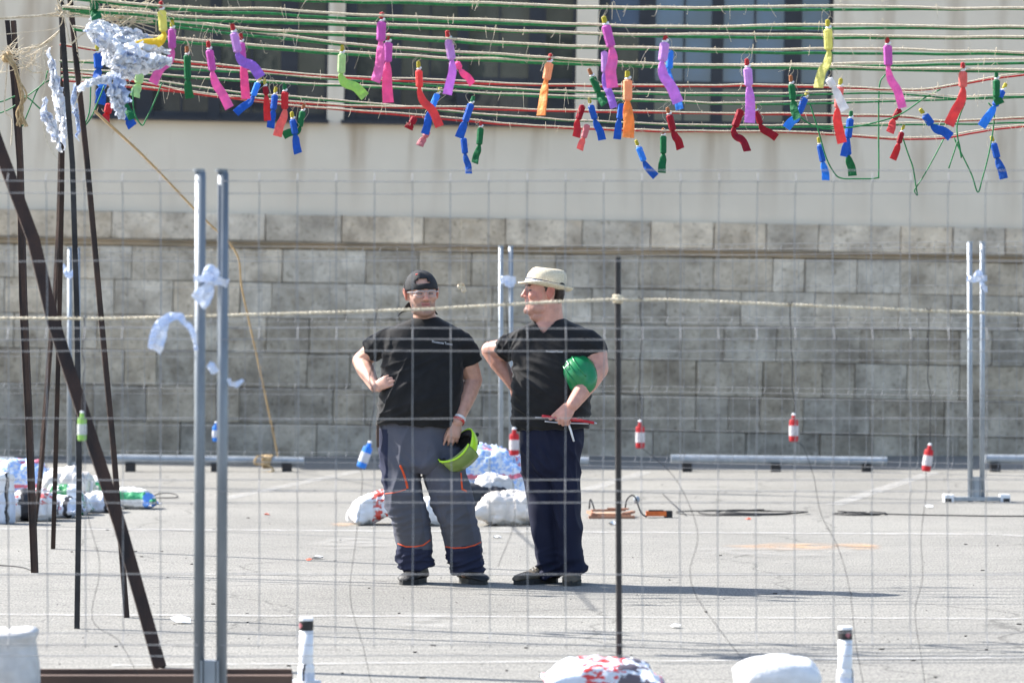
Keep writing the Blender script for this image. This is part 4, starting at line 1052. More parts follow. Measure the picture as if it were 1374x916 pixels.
# yellow leaf-like scrap on the far fence near the cap
o = ribbon([(614, 386, 0), (619, 384, -.01), (624, 392, 0)], 20.0, [3, 4.5, 3], 'yellow_scrap', 'small yellow paper scrap hanging between the two heads', None, 9, 'twine'); o['category'] = 'scrap'
m = MB(); a_ = P(619, 384, 20.0) - P(614, 386, 20.0); rr_ = P(619, 62, 17.4)
o2 = MB(); o2.tube([a_, a_ + Vector((0, 0, 0.4))], .0003, n=3); o2.build('thread', M['twine'], o, weld=False)
# ------------------------------------------------------------------ sacks
def sack_mat(name, base, prints):
    """white woven plastic with printed bands: prints = [(axis, lo, hi, colour)] in generated 0..1 space"""
    m, b, n = base_mat(name, 0.5, 0, 0.35)
    tc = n.new('ShaderNodeTexCoord'); sx = n.new('ShaderNodeSeparateXYZ')
    nz = n.new('ShaderNodeTexNoise'); nz.inputs['Scale'].default_value = 5; nz.inputs['Detail'].default_value = 6
    n.l(tc.outputs['Generated'], nz.inputs['Vector'])
    ad = n.new('ShaderNodeMix', data_type='RGBA', blend_type='LINEAR_LIGHT'); ad.inputs[0].default_value = 0.12
    n.l(tc.outputs['Generated'], ad.inputs[6]); n.l(nz.outputs['Color'], ad.inputs[7]); n.l(ad.outputs[2], sx.inputs[0])
    col = None
    r = n.new('ShaderNodeValToRGB'); r.color_ramp.elements[0].position = .35; r.color_ramp.elements[1].position = .65
    r.color_ramp.elements[0].color = rgba(scl(base, .82)); r.color_ramp.elements[1].color = rgba(base); n.l(nz.outputs[0], r.inputs[0]); col = r.outputs[0]
    for ax, lo, hi, c, brk in prints:
        def step(th, gt):
            q = n.new('ShaderNodeMath', operation='GREATER_THAN' if gt else 'LESS_THAN'); q.inputs[1].default_value = th; n.l(sx.outputs[ax], q.inputs[0]); return q.outputs[0]
        mu = n.new('ShaderNodeMath', operation='MULTIPLY'); n.l(step(lo, True), mu.inputs[0]); n.l(step(hi, False), mu.inputs[1]); fac = mu.outputs[0]
        if brk:
            vn = n.new('ShaderNodeTexNoise'); vn.inputs['Scale'].default_value = brk*.8; vn.inputs['Detail'].default_value = 5; n.l(tc.outputs['Generated'], vn.inputs['Vector'])
            g2 = n.new('ShaderNodeMath', operation='GREATER_THAN'); g2.inputs[1].default_value = 0.50; n.l(vn.outputs[0], g2.inputs[0])
            m2 = n.new('ShaderNodeMath', operation='MULTIPLY'); n.l(fac, m2.inputs[0]); n.l(g2.outputs[0], m2.inputs[1]); fac = m2.outputs[0]
        mx = n.new('ShaderNodeMix', data_type='RGBA'); n.l(fac, mx.inputs[0]); n.l(col, mx.inputs[6]); mx.inputs[7].default_value = rgba(c); col = mx.outputs[2]
    n.l(col, b.inputs['Base Color'])
    bn = n.new('ShaderNodeTexNoise'); bn.inputs['Scale'].default_value = 14; n.l(tc.outputs['Object'], bn.inputs['Vector'])
    bp = n.new('ShaderNodeBump'); bp.inputs['Strength'].default_value = .35; bp.inputs['Distance'].default_value = .03; n.l(bn.outputs[0], bp.inputs['Height']); n.l(bp.outputs[0], b.inputs['Normal'])
    return m
WH = (0.78, 0.78, 0.79); BL = (0.12, 0.3, 0.75); RD = (0.7, 0.08, 0.06); GN = (0.02, 0.22, 0.07); DK = (0.03, 0.03, 0.035)
S = {'white': sack_mat('white_sack', WH, []),
     'cream': sack_mat('cream_sack', (0.76, 0.70, 0.64), []),
     'redprint': sack_mat('red_print_sack', WH, [(0, .42, .80, (.55, .07, .05), 11)]),
     'blueprint': sack_mat('blue_print_sack', (0.72, 0.77, 0.85), [(0, .05, .95, (0.30, .46, .80), 22), (2, .40, .47, (.6, .15, .2), 0), (1, .3, .5, (.6, .15, .2), 14)]),
     'bluered': sack_mat('blue_and_red_print_sack', (.70, .74, .82), [(0, .30, .70, (.62, .06, .06), 12), (0, .62, .95, (.12, .1, .12), 8)]),
     'greenprint': sack_mat('green_print_sack', WH, [(0, .12, .62, GN, 0), (0, .2, .5, WH, 14)]),
     'greenwhite': sack_mat('green_white_sack', (.74, .73, .70), [(2, .45, .8, (0.05, .33, .14), 0), (0, .84, 1.2, BL, 0)]),
     'bluewhite': sack_mat('pale_blue_sack', (0.62, .68, .80), [(2, .6, 1.2, WH, 0), (0, .75, .85, DK, 0)]),
     'redwhite': sack_mat('red_and_white_sack', WH, [(2, .5, 1.2, (.6, .12, .12), 8), (0, .25, .5, DK, 0)]),
     'grey': sack_mat('grey_sack', (.58, .57, .56), []), 'black': sack_mat('black_film_sack', DK, [])}
def sack(name, loc, size, rz, mt, lab, seed, pitch=0.0, stand=False, cinch=False, cat='sack', group=None, nu=46, nv=32):
    """filled sack lying flat: pillow with seams, flat underside, creases"""
    Lx, Ly, Hh = size; m = MB(); vs = []; fs = []
    R = Matrix.Rotation(pitch, 3, 'Y')
    def pt(u, v, top):
        e = max(0, (1-abs(u)**3.2))**.55 * max(0, (1-abs(v)**3.0))**.55
        pin = 1 - 0.10*(1-abs(v)**2)*abs(u)**6
        x = u*Lx/2*(1-.06*(1-abs(v)**2)*abs(u)**4); y = v*Ly/2*(1-.10*(1-abs(u))**0*(abs(v)**4)*(1-u*u))
        z = Hh*.32 + (Hh*.68 if top else -Hh*.32)*e
        p = Vector((x, y, z))
        cr = noise.noise(Vector((x*9 + seed, y*9, z*5)))*.06 - abs(noise.noise(Vector((x*17 + seed, y*17, z*10))))*.085 - abs(noise.noise(Vector((x*38, y*38 + seed, z*20))))*.05 + .03 + noise.noise(Vector((x*24, y*24 + seed, z*14)))*.022 + abs(noise.noise(Vector((u*2+seed, v*7, 0))))*.05*abs(u)
        d = Vector((x, y, (z-Hh*.3)*1.5)); d = d.normalized() if d.length > 1e-6 else Vector((0, 0, 1))
        p += d*cr*Hh*1.6
        if cinch: 
            k = min(1, max(0, (u-.72)/.28)); p.y *= 1-.6*k; 
        return p
    for top in (True, False):
        b = len(vs)
        for j in range(nv+1):
            for i in range(nu+1):
                u = math.sin((i/nu*2-1)*math.pi/2*.999) if True else 0; v = math.sin((j/nv*2-1)*math.pi/2*.999)
                p = R @ pt(u, v, top); vs.append(p)
        for j in range(nv):
            for i in range(nu):
                a = b + j*(nu+1)+i; q = (a, a+1, a+nu+2, a+nu+1)
                fs.append(q if top else q[::-1])
    zmin = min(p.z for p in vs); vs = [Vector((p.x, p.y, max(0.002, p.z - zmin - Hh*.06))) for p in vs]
    m.add(vs, fs)
    me = m.mesh(name, smooth=True); bm = bmesh.new(); bm.from_mesh(me); bmesh.ops.remove_doubles(bm, verts=bm.verts, dist=1e-4); bmesh.ops.recalc_face_normals(bm, faces=bm.faces); bm.to_mesh(me); bm.free()
    o = link(name, me, S[mt], None, loc); o.rotation_euler = (0, 0, rz); tag(o, lab, cat, group)
    for s_ in (-1, 1):
        e_ = [v for v in vs if s_*v.x > Lx/2*.93]
        if len(e_) > 6 and abs(pitch) < .2:
            ys = sorted(e_, key=lambda v: v.y)[::max(1, len(e_)//14)]
            sm_ = MB(); sm_.tube([Vector((v.x + s_*.012, v.y, max(.006, v.z))) for v in ys], .014, n=6, ref=Vector((0, 0, 1)), flat=.0035); sm_.build('seam', S[mt], o, weld=False)
    return o
GS = 'sacks heaped on the asphalt'
def upright(name, loc, w_, d_, h_, mt, lab, seed, roll=True, lean=0.0):
    """standing sack with a rolled or gathered top"""
    m = MB(); rings = []; n = 28
    prof = [(0, .92), (.04, 1.0), (.2, 1.04), (.45, 1.03), (.7, .98), (.86, .9), (.93, .96), (1.0, .98), (1.04, .9), (1.06, .6), (1.05, .1)] if roll is True else [(0, .95), (.15, 1.02), (.4, 1.06), (.62, 1.03), (.8, .93), (.92, .76), (.99, .5), (1.02, .2), (1.02, .03)] if roll == 'dome' else [(0, .92), (.05, 1.0), (.3, 1.05), (.55, 1.0), (.75, .86), (.9, .6), (1.0, .3), (1.02, .05)]
    for t, s in prof:
        ring = []
        for k in range(n):
            a = 2*math.pi*k/n; ca, sa = math.cos(a), math.sin(a)
            ca = math.copysign(abs(ca)**.75, ca); sa = math.copysign(abs(sa)**.75, sa)
            q = 1 + .09*noise.noise(Vector((ca*1.5+seed, sa*1.5, t*2.2))) + .05*noise.noise(Vector((ca*4, sa*4+seed, t*6))) - .07*abs(noise.noise(Vector((ca*6+seed, sa*6, t*2))))
            ring.append(Vector((ca*w_/2*s*q + lean*t*h_, sa*d_/2*s*q, t*h_*(1+.03*math.sin(a*2+seed)*t))))
        rings.append(ring)
    m.loft(rings)
    o = m.build(name, S[mt], smooth=True, loc=loc); tag(o, lab, 'sack', GS); return o
u25 = 1/187.0
# heap behind the men
sack('sack', G(507, 703), (0.36, .30, .20), .25, 'redprint', 'white sack with red print lying at the end of the heap behind the grey trousers', 1, pitch=-.35, group=GS)
sack('sack', G(578, 704), (0.34, .32, .20), .1, 'white', 'plain white sack seen between the grey trouser legs', 2, group=GS)
sack('sack', G(680, 704), (0.44, .34, .24), -.1, 'cream', 'cream white sack lying between the two men', 3, group=GS)
sack('sack', G(668, 688) + Vector((0, .05, 0)), (0.30, .26, .27), .5, 'grey', 'grey sack end propped behind the cream one', 4, pitch=-.3, group=GS)
sack('sack', G(640, 688), (0.5, .4, .22), .2, 'black', 'black plastic sack under the blue printed one', 5, group=GS)
sack('sack', G(645, 676) + Vector((0, .1, .0)), (0.74, .5, .44), -.12, 'blueprint', 'big sack with blue and red print topping the heap behind the men', 6, pitch=.12, group=GS)
sack('sack', G(716, 703), (0.3, .3, .19), .3, 'white', 'white sack half hidden by the navy trousers', 7, group=GS)
# heap at the poles
upright('sack', G(0, 702), .21, .22, .34, 'bluewhite', 'pale blue upright sack standing before the printed heap', 3.3)
sack('sack', G(44, 698), (.36, .3, .23), .1, 'redwhite', 'sack with faded red print lying beside the pale blue upright one', 8, group=GS)
sack('sack', G(80, 694), (.30, .3, .16), -.2, 'bluewhite', 'pale blue sack wedged beneath the twin poles', 9, group=GS)
sack('sack', G(20, 680) + Vector((0, .15, 0)), (.56, .42, .36), .1, 'blueprint', 'bulky sack with blue and red print behind the twin poles', 10, group=GS)
sack('sack', G(88, 682) + Vector((0, .1, 0)), (.40, .36, .30), -.1, 'cream', 'cream sack behind the green printed ones', 11, group=GS)
sack('sack', G(84, 690), (.34, .3, .22), .05, 'greenprint', 'white sack with a dark green panel of lettering', 12, group=GS)
sack('sack', G(106, 690), (.16, .22, .16), .3, 'greenprint', 'small folded sack with green print beside the lettered one', 13, group=GS)
sack('sack', G(132, 687), (.26, .26, .16), -.1, 'bluewhite', 'glossy pale blue sack between the dark poles', 14, group=GS)
sack('sack', G(122, 678), (.30, .28, .22), .1, 'greenwhite', 'green topped sack behind the glossy pale blue one', 15, group=GS)
sack('sack', G(178, 682), (.34, .26, .15), -.2, 'greenwhite', 'flat white and green sack with blue tip at the end of the heap', 16, pitch=.12, group=GS)
# foreground sacks
upright('sack', Vector((XD(12, 14.3), 14.3, 0)), .24, .24, .255, 'grey', 'pale grey upright sack with rolled rim beside the rusty plank', 7.7)
sack('sack', Vector((XD(808, 14.45), 14.45, 0)), (.44, .40, .14), .05, 'bluered', 'pale blue sack with red and dark print at the foot of the iron stake', 17, group=GS)
upright('sack', Vector((XD(1043, 14.5), 14.5, 0)), .34, .32, .14, 'white', 'plain rounded white sack in the foreground beside the white marker tube', 5.1, roll='dome')
# rusty plank
m = MB(); D = 14.6; x0, x1 = XD(48, D), XD(392, D)
m.box((0, 0, .03), (x1-x0, .1, .05)); m.box((0, .03, .06), (x1-x0-.006, .02, .03))
M['rustplank'] = noisy('rusty_channel', (0.12, .078, .06), (.08, .055, .045), 6, .9, .4, 60, stretch=(.4, 1, 1))
tag(m.build('rusty_channel', M['rustplank'], loc=Vector(((x0+x1)/2, D, 0))), 'rust brown steel channel lying on the ground behind the near fence', 'channel')
# white marker tubes with a reflector band
def marker(px, D, top, lab, rz):
    c = Vector((XD(px, D), D, 0)); h = H + (HZ-top)/F*D
    root = empty('marker_tube', c, rz); tag(root, lab, 'marker tube', 'white marker tubes in the foreground'); r = .0285
    m = MB(); m.tube([Vector((0, 0, 0)), Vector((0, 0, h-.052))], r, n=20); o = m.build('tube', M['whiteplast'], root)
    for q in o.data.polygons: q.use_smooth = len(q.vertices) == 4
    m = MB(); m.tube([Vector((0, 0, h-.052)), Vector((0, 0, h-.012))], r+.001, n=20); m.build('dark_band', M['darkiron'], root)
    m = MB(); m.tube([Vector((0, 0, h-.012)), Vector((0, 0, h))], r+.0005, n=20); m.build('rim', M['whiteplast'], root)
    m = MB()
    for k in range(1):
        a = -math.pi/2; q = .013
        m.add([Vector((x, -(r+.003)+abs(x)*.25, h-.032+z)) for x, z in ((0, q), (q, 0), (0, -q), (-q, 0))], [(0, 1, 2, 3)])
    m.build('reflector', PM['rose'], root, weld=False)
    m = MB(); m.tube([Vector((0, 0, 0.0)), Vector((0, 0, .07)), Vector((0, 0, .085))], [r+.007, r+.006, r+.001], n=20); m.build('sleeve', S['bluewhite'], root)
    m = MB(); m.box((-.02, 0, .008), (.11, .1, .014)); m.build('base', M['whiteplast'], root)
marker(411, 14.75, 828, 'white marker tube standing at the end of the rusty channel', -0.9)
marker(1134, 14.55, 840, 'white marker tube standing beside the plain rounded sack', 0.35)

# ------------------------------------------------------------------ cables and debris
def cable(pix, r, lab, name='cable', mat='black', group=None, z=None):
    m = MB(); m.tube(catmull([G(x, y) + Vector((0, 0, r + (zz or 0))) for x, y, zz in pix], 7), r, n=6)
    o = m.build(name, M[mat], smooth=True, weld=False); tag(o, lab, 'cable', group); return o
cable([(1700, 694, 0), (1374, 693, 0), (1280, 692, 0), (1190, 690, 0), (1125, 686, 0)], .005, 'black cable running along the ground towards the picture edge', group='cables on the ground')
m = MB()
for k in range(4):
    c = G(985 + k*14, 689); 
    m.tube([c + Vector((.42*math.cos(a)*(1-.1*k) + .05*math.sin(2*a+k), .34*math.sin(a)*(1-.12*k), .005 + .004*k + .003*math.sin(3*a+k))) for a in np.linspace(k*.5, 5.3+k*.5, 40)], .0042, n=6)
m.tube(catmull([G(920, 692) + Vector((0, 0, .01)), G(900, 683) + Vector((0, 0, .06)), G(888, 664) + Vector((0, -.2, .02))]), .0042, n=6)
tag(m.build('cable_coil', M['black'], smooth=True, weld=False), 'loose coil of black cable lying on the asphalt', 'cable', 'cables on the ground')
m = MB()
for k in range(3): m.tube([G(1152, 690) + Vector((.19*math.cos(a)*(1-.12*k)+.03*k, .16*math.sin(a), .005+.004*k)) for a in np.linspace(0.3+k, 5.6+k, 26)], .0042, n=6)
tag(m.build('cable_coil', M['black'], smooth=True, weld=False), 'small flat coil of black cable on the worn white line', 'cable', 'cables on the ground')
m = MB(); c = G(222, 668); m.tube([c + Vector((.10*math.cos(a), .1*math.sin(a), .008+.03*max(0, math.sin(a)))) for a in np.linspace(0, 6.28, 24)], .005, n=6)
tag(m.build('wire_loop', M['black'], smooth=True, weld=False), 'small dark wire loop beside the printed sacks', 'wire')
cable([(-60, 757, 0), (20, 760, 0), (48, 768, 0)], .004, 'thin dark cord on the ground at the twin poles', group='cables on the ground')
M['orange'] = noisy('orange_plastic', (.75, .17, .03), (.55, .1, .02), 20, .5); M['wood'] = noisy('raw_wood', (.42, .20, .12), (.25, .13, .085), 10, .8, .3, 60, stretch=(.3, 1, 1))
c = G(820, 694); root = empty('wood_scrap_heap', c); tag(root, 'small heap of reddish wood slats with a dark wire handle on the ground', 'wood')
for k, (x, y, z, dx, dy, dz, rz) in enumerate([(0, -.14, .012, .34, .03, .02, .05), (0, .12, .012, .30, .03, .02, -.12), (-.15, 0, .034, .03, .3, .018, .1), (.13, .02, .034, .03, .26, .018, -.3), (-.02, .02, .053, .26, .025, .015, .25), (.05, -.05, .068, .16, .03, .012, -.35)]):
    m = MB(); m.box((0, 0, 0), (dx, dy, dz)); o = m.build('slat', M['wood'], root, loc=(x, y, z)); o.rotation_euler = (0, 0, rz)
m = MB(); m.tube(catmull([Vector((.1, 0, .05)), Vector((.12, -.02, .14)), Vector((.17, -.03, .16)), Vector((.22, -.05, .04)), Vector((.26, -.08, .01))]), .006, n=6); m.tube(catmull([Vector((-.16, .1, .06)), Vector((-.15, .08, .13)), Vector((-.12, .05, .05))]), .006, n=6); m.build('wire_handle', M['black'], root, weld=False)
m = MB(); m.ell((.19, .02, .13), (.025, .02, .03)); m.build('knob', M['galv'], root)
c = G(884, 694); root = empty('orange_tool', c); tag(root, 'orange and black hand tool lying beside the heap of wood slats', 'tool')
m = MB(); m.box((-.02, 0, .03), (.15, .07, .035)); m.build('tool_body', M['orange'], root); m = MB(); m.box((.07, 0, .026), (.06, .06, .05)); m.build('grip', M['black'], root); m = MB(); m.box((-.02, -.005, .052), (.11, .045, .01)); m.build('top_guard', M['black'], root)
# ------------------------------------------------------------------ people
def voxel(mb, size, it, name, factor=0.5):
    me = mb.mesh(name + '_raw'); o = bpy.data.objects.new(name + '_raw', me); C.objects.link(o)
    r = o.modifiers.new('r', 'REMESH'); r.mode = 'VOXEL'; r.voxel_size = size; r.use_smooth_shade = True
    if it:
        s = o.modifiers.new('s', 'SMOOTH'); s.factor = factor; s.iterations = it
    dg = bpy.context.evaluated_depsgraph_get(); dg.update()
    out = bpy.data.meshes.new_from_object(o.evaluated_get(dg)); out.name = name
    bpy.data.objects.remove(o); bpy.data.meshes.remove(me)
    for p in out.polygons: p.use_smooth = True
    out.materials.clear()
    return out
def coords(me):
    a = np.empty(len(me.vertices)*3, dtype=np.float32); me.vertices.foreach_get('co', a); return a.reshape(-1, 3).astype(float)
def normals(me):
    a = np.empty(len(me.vertices)*3, dtype=np.float32); me.vertices.foreach_get('normal', a); return a.reshape(-1, 3).astype(float)
def set_coords(me, a):
    me.vertices.foreach_set('co', a.astype(np.float32).ravel()); me.update()
def colour(me, cols):
    at = me.color_attributes.new('Col', 'FLOAT_COLOR', 'POINT')
    c = np.ones((len(cols), 4), dtype=np.float32); c[:, :3] = cols; at.data.foreach_set('color', c.ravel())
def wrinkle(me, fn):
    """fn(p) -> displacement along the normal"""
    a = coords(me); nr = normals(me)
    d = np.array([fn(Vector(p)) for p in a]); set_coords(me, a + nr*d[:, None])
def ridge(p, f, seed=0):
    v = noise.noise(Vector((p[0]*f[0]+seed, p[1]*f[1], p[2]*f[2]))); return (1-abs(v))**3 - 0.45
def ssm(x, a, b): 
    t = np.clip((x-a)/(b-a), 0, 1); return t*t*(3-2*t)

def head_shape(m, X):
    """skull, face and ears; X maps head space (y towards the face, z up from the chin) to person space"""
    sl = [(-.004, .015, .066, .035), (.004, .036, .083, .012), (.018, .050, .089, -.005), (.04, .060, .088, -.028), (.07, .067, .086, -.055), (.10, .072, .084, -.082), (.125, .075, .080, -.096),
          (.15, .077, .088, -.102), (.175, .075, .085, -.102), (.2, .067, .070, -.090), (.22, .051, .046, -.066), (.233, .030, .018, -.038), (.238, .01, 0, -.015)]
    rings = []
    for z, w_, f, b in sl:
        cy = (f+b)/2; ry = (f-b)/2; ring = []
        for k in range(28):
            a = 2*math.pi*k/28; ca, sa = math.cos(a), math.sin(a)
            e = 2/2.3; x = math.copysign(abs(ca)**e, ca)*w_; y = cy + math.copysign(abs(sa)**e, sa)*ry
            ring.append(X @ Vector((x, y, z)))
        rings.append(ring)
    m.loft(rings)
    sc_ = X.to_scale()[0]
    def cp(a, b, r0, r1): m.caps(X @ Vector(a), X @ Vector(b), r0*sc_, r1*sc_, 12)
    R3 = X.to_3x3()
    def el(c, r): m.ell(X @ Vector(c), r, m=R3, nu=16, nv=12)
    cp((0, .085, .140), (0, .104, .098), .0075, .012); el((0, .106, .096), (.0125, .012, .011))
    for s in (-1, 1):
        el((s*.013, .094, .092), (.009, .011, .008))
        cp((s*.012, .086, .146), (s*.044, .076, .146), .0085, .008)
        el((s*.040, .062, .100), (.027, .025, .024)); el((s*.03, .076, .122), (.013, .010, .011))
        el((s*.081, -.020, .120), (.009, .018, .031)); el((s*.088, -.028, .130), (.006, .013, .020)); el((s*.080, -.012, .094), (.008, .010, .011)); m.tube([X @ Vector((s*(.089 + .004*math.sin(t_*.8)), -.018 + .019*math.sin(t_ - 1.9), .119 + .030*math.cos(t_ - 1.9))) for t_ in np.linspace(0.6, 4.6, 12)], .0052*sc_, n=8)
        el((s*.045, .03, .035), (.02, .04, .028))
    cp((-.020, .084, .069), (.020, .084, .069), .006, .006); cp((-.017, .084, .060), (.017, .084, .060), .0065, .0065)
    el((0, .084, .020), (.024, .014, .018)); el((0, .086, .080), (.018, .008, .012))

def hand_shape(m, W, d, n, thumb, curls, spread=.10, size=1.0, thumb_dir=None):
    W = Vector(W); d = Vector(d).normalized(); n = Vector(n); n = (n - d*n.dot(d)).normalized(); s = d.cross(n).normalized()*thumb
    k = size
    m.tube([W - d*.02, W + d*.01, W + d*.04*k, W + d*.075*k, W + d*.092*k], [.026, .028*k, .037*k, .041*k, .038*k], n=16, ref=n, flat=[.020, .018*k, .018*k, .015*k, .010*k])
    for i, (o, ln, r) in enumerate(((.030, .072, .0092), (.010, .080, .0095), (-.0105, .074, .0090), (-.029, .058, .0082))):
        b = W + d*(.086 - abs(o)*.25)*k + s*o*k
        dr = (d + s*spread*o/.03).normalized(); p = b; cur = dr
        segs = (.45, .30, .25)
        pts = [b - d*.02]; rr = [r*1.05*k]
        pts.append(b); rr.append(r*1.08*k)
        for j in range(3):
            ax = s*-1 if thumb > 0 else s
            ang = curls[i][j] if hasattr(curls[i], '__len__') else curls[i]
            # bend towards the palm (-n)
            cur = (cur*math.cos(ang) - (n if j == 0 else nn)*math.sin(ang)).normalized() if j else (dr*math.cos(ang) - n*math.sin(ang)).normalized()
            lat = s; nn = (n - cur*n.dot(cur)); nn = (lat.cross(cur)); nn = nn if nn.dot(n) > 0 or j > 1 else -nn
            # keep nn as the outward side of this phalanx
            nn = (n*math.cos(sum(curls[i][:j+1])) + dr*math.sin(sum(curls[i][:j+1]))).normalized()
            p = p + cur*ln*segs[j]*k; pts.append(p); rr.append(r*(1-.07*(j+1))*k)
        m.chain(pts, rr, 10)
    tdir = Vector(thumb_dir).normalized() if thumb_dir else (d*.75 + s*.75 - n*.35).normalized()
    b = W + d*.025*k + s*.026*k
    p1 = b + tdir*.040*k; p2 = p1 + (tdir + d*.4).normalized()*.032*k; p3 = p2 + (tdir*.7 + d*.6).normalized()*.026*k
    m.chain([b, p1, p2, p3], [.017*k, .0125*k, .011*k, .0092*k], 10)

SK = np.array((0.54, 0.31, 0.235))
M['skin'] = attr_mat('skin', 0.5, 0.35, 0.25, 160, sss=0.12, bdist=.003, mott=.17, mscale=26)
M['shirt'] = noisy('black_cotton', (0.017, 0.017, 0.018), (0.012, 0.012, 0.013), 12, 0.88, 0.3, 500, spec=.25, bdist=.002)
for _k in ('shirt',):
    _b = M[_k].node_tree.nodes['Principled BSDF']; _b.inputs['Sheen Weight'].default_value = .12; _b.inputs['Sheen Roughness'].default_value = .4
M['trousers'] = attr_mat('work_trousers', 0.8, 0.25, 0.25, 420, bdist=.002, mott=.05)
M['shoe'] = noisy('dark_shoe', (0.011, .011, .013), (.007, .007, .008), 20, .55, .3, 120)
M['shoebr'] = noisy('brown_suede_shoe', (0.115, .095, .07), (.07, .058, .045), 20, .85, .4, 160)
M['sole'] = noisy('shoe_sole', (0.03, .03, .03), (.018, .018, .018), 30, .7, .3, 90); M['lace'] = noisy('shoe_lace', (.3, .29, .27), None, 60, .8)
M['cap'] = M['cap']
M['blackcap'] = noisy('black_cap_cloth', (.020, .021, .024), (.012, .012, .014), 30, .8, .3, 260)
M['straw'] = noisy('straw_weave', (.74, .66, .50), (.58, .49, .34), 130, .85, .8, 260, bdist=.004)
M['strawband'] = noisy('striped_band', (.70, .74, .80), (.10, .14, .28), 60, .7, stretch=(1, 1, 5), lo=.3, hi=.5)
M['navyline'] = noisy('navy_band', (.03, .04, .09), None, 30, .7)
M['hair'] = noisy('brown_hair', (.045, .03, .022), (.018, .012, .01), 160, .6, .8, 260, stretch=(1, 1, .25), bdist=.004)
M['lens'] = noisy('clear_lens', (.75, .72, .74), None, 5, .05); M['lens'].node_tree.nodes['Principled BSDF'].inputs['Alpha'].default_value = .07; M['lens'].node_tree.nodes['Principled BSDF'].inputs['Specular IOR Level'].default_value = .8
M['clearframe'] = noisy('clear_frame', (.52, .52, .55), None, 10, .2)
M['orangetrim'] = noisy('orange_piping', (.75, .10, .03), (.6, .07, .02), 30, .7)
M['print'] = noisy('shirt_print', (.75, .76, .78), (.62, .63, .66), 200, .8)
M['lime'] = noisy('lime_helmet_shell', (.50, .85, .03), (.44, .78, .025), 8, .3, spec=.5); M['limegrey'] = noisy('smoked_visor', (.26, .36, .10), (.17, .24, .07), 10, .25)
M['liner'] = noisy('helmet_liner', (.015, .015, .017), (.03, .03, .033), 25, .8, .5, 60)
M['hardhat'] = noisy('green_hard_hat', (.010, .20, .065), (.008, .17, .055), 6, .28, spec=.55)
M['redgrip'] = noisy('red_grip', (.55, .02, .03), (.4, .015, .02), 20, .4); M['steel'] = noisy('tool_steel', (.6, .6, .62), None, 20, .3, metal=.8)
M['bandw'] = noisy('white_wristband', (.82, .82, .82), None, 30, .6); M['bandr'] = noisy('red_wristband', (.72, .06, .05), None, 30, .6)

def shoe(parent, toe, heel, w_, h_, mat, base, lace=True):
    """toe, heel: floor points in person space"""
    toe = Vector(toe); heel = Vector(heel); d = toe-heel; L = d.length; d.normalize(); s = d.cross(Vector((0, 0, 1))).normalized(); up = Vector((0, 0, 1))
    prof = [(0, .55, .50), (.03, .74, .62), (.12, .86, .92), (.25, .84, 1.0), (.38, .80, .98), (.5, .86, .76), (.64, .97, .60), (.78, 1.0, .53), (.9, .86, .46), (.97, .6, .36), (1.0, .3, .22)]
    rings = []
    for t, ww, hh in prof:
        ring = []
        for k in range(20):
            a = 2*math.pi*k/20; ca, sa = math.cos(a), math.sin(a)
            x = math.copysign(abs(ca)**.8, ca)*w_/2*ww*(1 if sa < 0 else (1-.25*sa)); z = .022 + (h_*hh-.022)*(.5+.5*math.copysign(abs(sa)**.8, sa))
            ring.append(heel + d*L*t + s*x + up*z)
        rings.append(ring)
    m = MB(); m.loft(rings); o = m.build('shoe', M[mat], parent, smooth=True)
    m = MB(); out = []
    for k in range(26):
        a = 2*math.pi*k/26; t = .5+.515*math.cos(a); t = t
        ww = np.interp(t, [0, .1, .3, .5, .7, .85, 1.0], [.3, .78, .84, .84, 1.02, .95, .3]); ww = max(ww, .25)
        x = math.copysign(min(1, abs(math.sin(a))**.55), math.sin(a))*w_/2*ww*1.04
        out.append(heel + d*L*t + s*x)
    m.loft([[p + up*z for p in out] for z in (0.001, .006, .024, .030)]); m.build('sole', M['sole'], o)
    if lace:
        m = MB()
        for i in range(4):
            t = .42 + .06*i; z = h_*np.interp(t, [.38, .5, .64], [.98, .78, .62]) + .004
            m.tube([heel + d*L*t + s*.024 + up*(z-.010), heel + d*L*t + up*z, heel + d*L*(t+.02) - s*.024 + up*(z-.010)], .0035, n=5)
        m.build('lace', M['lace'], o, weld=False)
    return o

def bvh_of(o):
    me = o.data; return BVHTree.FromPolygons([v.co.copy() for v in me.vertices], [tuple(p.vertices) for p in me.polygons])
def surf(bvh, px, py, base, off=.003):
    q = P(px, py, 20.0); dirv = (q - Vector((0, 0, H))).normalized(); org = q - dirv*2.0 - base
    loc, nr, i, d_ = bvh.ray_cast(org, dirv)
    if loc is None: return None
    return loc - dirv*off
def text_on(parent, bvh, base, s, px, py, wpx, slope, mat):
    """flat printed lettering laid on cloth"""
    cu = bpy.data.curves.new('print', 'FONT'); cu.body = s; cu.size = 1.0; cu.resolution_u = 2
    o = bpy.data.objects.new('print', cu); C.objects.link(o); dg = bpy.context.evaluated_depsgraph_get(); dg.update()
    me = bpy.data.meshes.new_from_object(o.evaluated_get(dg)); bpy.data.objects.remove(o)
    a = coords(me); x0, x1 = a[:, 0].min(), a[:, 0].max(); k = wpx/(x1-x0); out = []
    last = None
    for p in a:
        X = px + (p[0]-x0)*k; Y = py - p[1]*k*1.25 + (p[0]-x0)*k*slope
        q = surf(bvh, X, Y, base, .004); last = q or last; out.append(last)
    set_coords(me, np.array([tuple(q) for q in out])); link('chest_print', me, mat, parent)

